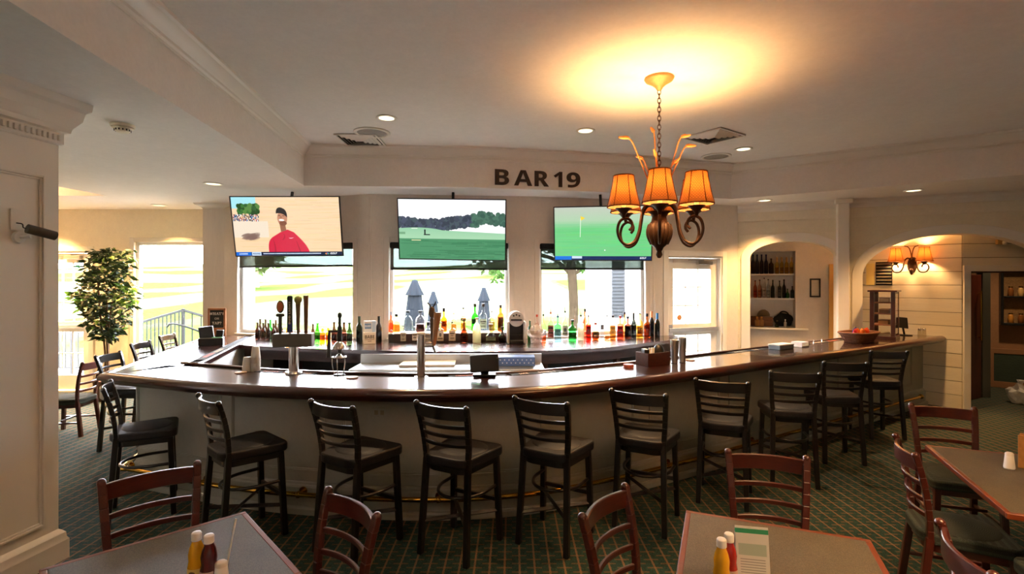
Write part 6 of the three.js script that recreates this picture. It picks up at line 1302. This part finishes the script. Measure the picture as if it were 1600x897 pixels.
// ---- steel underbar station and papers
{
  const o = thing('underbar_sink', 'stainless steel underbar station behind the bar', 'sink', V(-0.7, 5.72, 0).toArray(), 0.02);
  part(o, 'basin', [bx(2.1, 0.2, 0.5, 0, 0.86, 0, 0.01)], M.steel); part(o, 'backsplash', bx(2.1, 0.12, 0.03, 0, 1.0, -0.24, 0.006), M.steel); for (const x of [-1, 1]) for (const z of [-0.2, 0.2]) part(o, 'leg', cyl(0.02, 0.02, 0.78, x * 0.98, 0.39, z, 10), M.steel);
  const s = thing('star_box', 'blue star patterned carton behind the black terminal', 'box', V(-0.02, 5.78, 0.9605).toArray(), 0);
  part(s, 'carton', bx(0.55, 0.1, 0.2, 0, 0.05, 0), solid(0x3a568a));
  part(s, 'print', bx(0.54, 0.095, 0.001, 0, 0.05, 0.101, 0), std({ map: canvasTex(512, 96, (c, w, h) => { c.fillStyle = '#44649e'; c.fillRect(0, 0, w, h); c.fillStyle = '#dfe6f0'; for (let i = 0; i < 22; i++) { const x = 14 + i * 23, y = 28 + (i % 2) * 34; c.beginPath(); for (let k = 0; k < 10; k++) { const r = k % 2 ? 4 : 10, a = k * 0.628 - 1.57; c.lineTo(x + r * Math.cos(a), y + r * Math.sin(a)); } c.fill(); } }), roughness: 0.6 }));
  const p = thing('paper_stack', 'white stack of paper on the steel station', 'paper', V(-0.95, 5.78, 0.9605).toArray(), 0.05); part(p, 'sheet', bx(0.6, 0.02, 0.3, 0, 0.0105, 0, 0.001), M.white); part(p, 'top_sheet', bx(0.6, 0.004, 0.3, 0.01, 0.0235, 0.004, 0.001).rotateY(0.02), M.white);
}
// ================================================================ NICHE SHELVES
{
  const { ys } = shelfInfo, wS = -0.2, ng = 'bottles on the alcove shelves';
  const nb = (px, row, h, w, kind, c, opt, label) => { const wr = row === 2 ? -0.07 : wS, u = alcove.u(px, wr), p = alcove.p(u, ys[row], wr), d = alcove.d(u, wr); return bottleAt([p.x, ys[row] + 0.001, p.z], Math.atan2(-p.x, -p.z) + Math.PI, h * d / FOCAL, w * d / FOCAL, kind, c, opt, label, ng); };
  const dark = (h) => ({ cap: h });
  [1176.5, 1183, 1190, 1197].forEach((x, i) => nb(x, 0, 29, 5.6, 'wine', 0x2a4a9a, { cap: 0x1a2a5a, lab: [0x3a5aa8, 0.1, 0.45, 0] }, ord[i] + ' blue wine bottle on the top alcove shelf'));
  nb(1205, 0, 23, 7, 'round', 0x7a4a1a, { cap: 0x1a1410, lab: [0xcaa46a, 0.1, 0.5, 1] }, 'brown bottle with tan label on the top alcove shelf');
  [1214, 1221.5, 1229, 1236.5].forEach((x, i) => nb(x, 0, 25, 5.6, 'wine', 0xe8cf7a, { cap: 0xc9a45a, foil: 0xc08a4a, lab: [0xd8c060, 0.12, 0.42, 2] }, ord[i] + ' pale gold wine bottle on the top alcove shelf'));
  [[1180, 0xe8925a, 0xd8a07a, 26, 'round', 'orange'], [1187, 0xe8c0a8, 0xe0c4b0, 27, 'round', 'pink'], [1194, 0xf0ece6, 0xe8e0d6, 30, 'dome', 'white'], [1200.5, 0xdfe0dc, 0xc8c4ba, 28, 'round', 'clear'], [1207.5, 0x3a4a24, 0x8a9a80, 27, 'wine', 'olive green'], [1218, 0x5a4a38, 0xd0c4b0, 26, 'square', 'smoky'], [1225, 0x2a2018, 0x4a4038, 28, 'wine', 'black'], [1230.5, 0x6ac03a, 0x7ac85a, 14, 'pot', 'bright green'], [1238, 0x2e2a28, 0x3a3634, 18, 'square', 'charcoal']].forEach(([x, c, l, h, k, n]) => nb(x, 1, h, 5.4, k, c, { cap: 0x3a2a22, lab: [l, 0.1, 0.5, 0] }, n + ' liquor bottle on the middle alcove shelf'));
  [[1183, 'first'], [1190, 'second']].forEach(([x, n]) => nb(x, 2, 14, 6.6, 'slim', 0xe8b45a, { frost: 1, cap: 0xd89a3a, caph: 0.12 }, n + ' small honey coloured jar on the alcove ledge'));
  nb(1227, 2, 11, 4, 'slim', 0xf2ece2, { frost: 1, cap: 0xe8e0d4, caph: 0.15 }, 'small white bottle before the black bag on the ledge');
  nb(1214, 2, 9, 6, 'pot', 0x9ab07a, { cap: 0x6a5a3a, caph: 0.2 }, 'squat pale green jar on the alcove ledge');
  const put = (name, label, cat, px, w, f) => { const u = alcove.u(px, w), p = alcove.p(u, ys[2], w), g = thing(name, label, cat, [p.x, ys[2] + 0.001, p.z], Math.atan2(alcove.e[1], alcove.e[0])); f(g); };
  put('wooden_crate', 'brown wooden crate on the alcove ledge behind the jars', 'crate', 1190, -0.28, (g) => { part(g, 'box', bx(0.36, 0.17, 0.14, 0, 0.085, 0), std({ map: woodTex(0x8a5a34, 0x5c381e, 3, 3), roughness: 0.7 })); for (const y of [0.03, 0.085, 0.14]) part(g, 'slat', bx(0.37, 0.04, 0.012, 0, y, 0.074), std({ color: 0x7a4c2a, roughness: 0.7 })); });
  put('glass_cloche', 'pale glass dome on top of the wooden crate', 'dome', 1193, -0.28, (g) => { g.position.y += 0.171; part(g, 'dome', lathe([[0.11, 0], [0.11, 0.04], [0.08, 0.1], [0.03, 0.13], [0, 0.132]], 24), tint(0xd8cfc0)); part(g, 'base', cyl(0.12, 0.12, 0.01, 0, 0.0055, 0, 24), solid(0x6a5038)); });
  put('black_bag', 'black rounded bag on the alcove ledge', 'bag', 1224, -0.28, (g) => { const s = new THREE.SphereGeometry(1, 22, 14), p = s.attributes.position; for (let i = 0; i < p.count; i++) { const k = 1 + 0.07 * Math.sin(p.getX(i) * 6 + p.getY(i) * 4); p.setXYZ(i, p.getX(i) * 0.16 * k, Math.max(-0.8, p.getY(i)) * 0.13 * k, p.getZ(i) * 0.1); } s.computeVertexNormals(); part(g, 'body', s.translate(0.0, 0.115, 0), M.matteBlack); part(g, 'strap', tube([[-0.08, 0.2, 0.02], [-0.03, 0.27, 0.03], [0.05, 0.26, 0.03], [0.1, 0.18, 0.02]], 0.012), M.black); });
}
// ================================================================ ON THE TABLES
const TOP = 0.7505;
function squeeze(x, d, c, label, capc = 0xf0efe9) {
  const o = thing('sauce_bottle', label, 'sauce bottle', V(x, d, TOP).toArray(), 0, 'table sauces');
  part(o, 'body', lathe([[0, 0], [0.028, 0], [0.031, 0.01], [0.031, 0.05], [0.027, 0.075], [0.029, 0.1], [0.024, 0.125], [0.014, 0.15], [0.013, 0.16], [0, 0.16]], 22), phy({ color: c, roughness: 0.25, clearcoat: 0.5 }));
  part(o, 'label', new THREE.CylinderGeometry(0.0315, 0.0315, 0.038, 20, 1, true, -1, 2).translate(0, 0.032, 0), printed(c === 0xd9a01a ? 0xe8d070 : 0xc8a090, 1));
  part(o, 'cap', lathe([[0.0165, 0.15], [0.018, 0.152], [0.018, 0.176], [0.015, 0.181], [0, 0.182]], 20), solid(capc));
}
squeeze(-1.22, 1.98, 0xd9a01a, 'yellow mustard bottle with white cap beside the ketchup on the first table');
squeeze(-1.16, 1.96, 0x4a0f0a, 'dark red ketchup bottle beside the mustard on the first table');
squeeze(0.79, 1.93, 0xd9a01a, 'yellow mustard bottle before the folded menu card');
squeeze(0.835, 1.97, 0x9a1a12, 'red ketchup bottle touching the folded menu card');
{
  const shaker = (x, d, label) => { const o = thing('salt_shaker', label, 'shaker', V(x, d, TOP).toArray(), 0, 'salt and pepper shakers'); part(o, 'body', lathe([[0, 0.001], [0.026, 0.001], [0.028, 0.01], [0.021, 0.085], [0, 0.086]], 18), M.white); part(o, 'cap', lathe([[0.0215, 0.084], [0.021, 0.096], [0.014, 0.102], [0, 0.103]], 18), solid(0xe4e0d8)); };
  shaker(-1.09, 1.92, 'white shaker at the picture edge on the first table'); shaker(3.05, 3.14, 'white salt shaker before the tan menu holder on the side table');
  const st = thing('plastic_straw', 'clear white drinking straw leaning on the table with mustard', 'straw', V(-1.13, 2.02, TOP).toArray()); part(st, 'tube', rod([0, 0.004, 0], [0.025, 0.2, -0.03], 0.004, 0.004, 8), M.white); part(st, 'cup', lathe([[0, 0.001], [0.012, 0.001], [0.013, 0.03], [0, 0.031]], 12), M.glass);
  const m = thing('menu_card', 'folded menu card with a green band standing on the second table', 'menu', V(0.93, 1.99, TOP).toArray(), -0.2);
  const card = std({ map: canvasTex(128, 192, (c, w, h) => { c.fillStyle = '#c9cac4'; c.fillRect(0, 0, w, h); c.fillStyle = '#2f8a62'; c.fillRect(0, 8, w, 16); c.fillStyle = '#9fb0a4'; c.fillRect(10, 60, w - 20, 40); c.fillStyle = '#8f8f8c'; for (let i = 0; i < 7; i++) c.fillRect(16, 112 + i * 9, w - 32, 3); }), roughness: 0.5, side: THREE.DoubleSide });
  part(m, 'front_leaf', new THREE.BoxGeometry(0.12, 0.2, 0.002).rotateX(-0.2).translate(0, 0.099, 0.02), card); part(m, 'back_leaf', new THREE.BoxGeometry(0.12, 0.2, 0.002).rotateX(0.2).translate(0, 0.099, -0.02), card);
  const h = thing('menu_holder', 'tan wooden menu holder on the side table cut by the picture edge', 'menu holder', V(3.2, 3.12, TOP).toArray(), -0.9);
  const tan = std({ map: woodTex(0xb98a4a, 0x9a6c34, 3, 3), roughness: 0.5 }); part(h, 'face', bx(0.16, 0.2, 0.012, 0, 0.103, 0.03).rotateX(0), tan); part(h, 'back', bx(0.16, 0.2, 0.012, 0, 0.103, -0.03), tan); part(h, 'foot', bx(0.16, 0.012, 0.07, 0, 0.0065, 0), tan);
}
scene.traverse((o) => { if (o.isMesh) { o.castShadow = true; o.receiveShadow = true; } });
renderer.render(scene, camera);
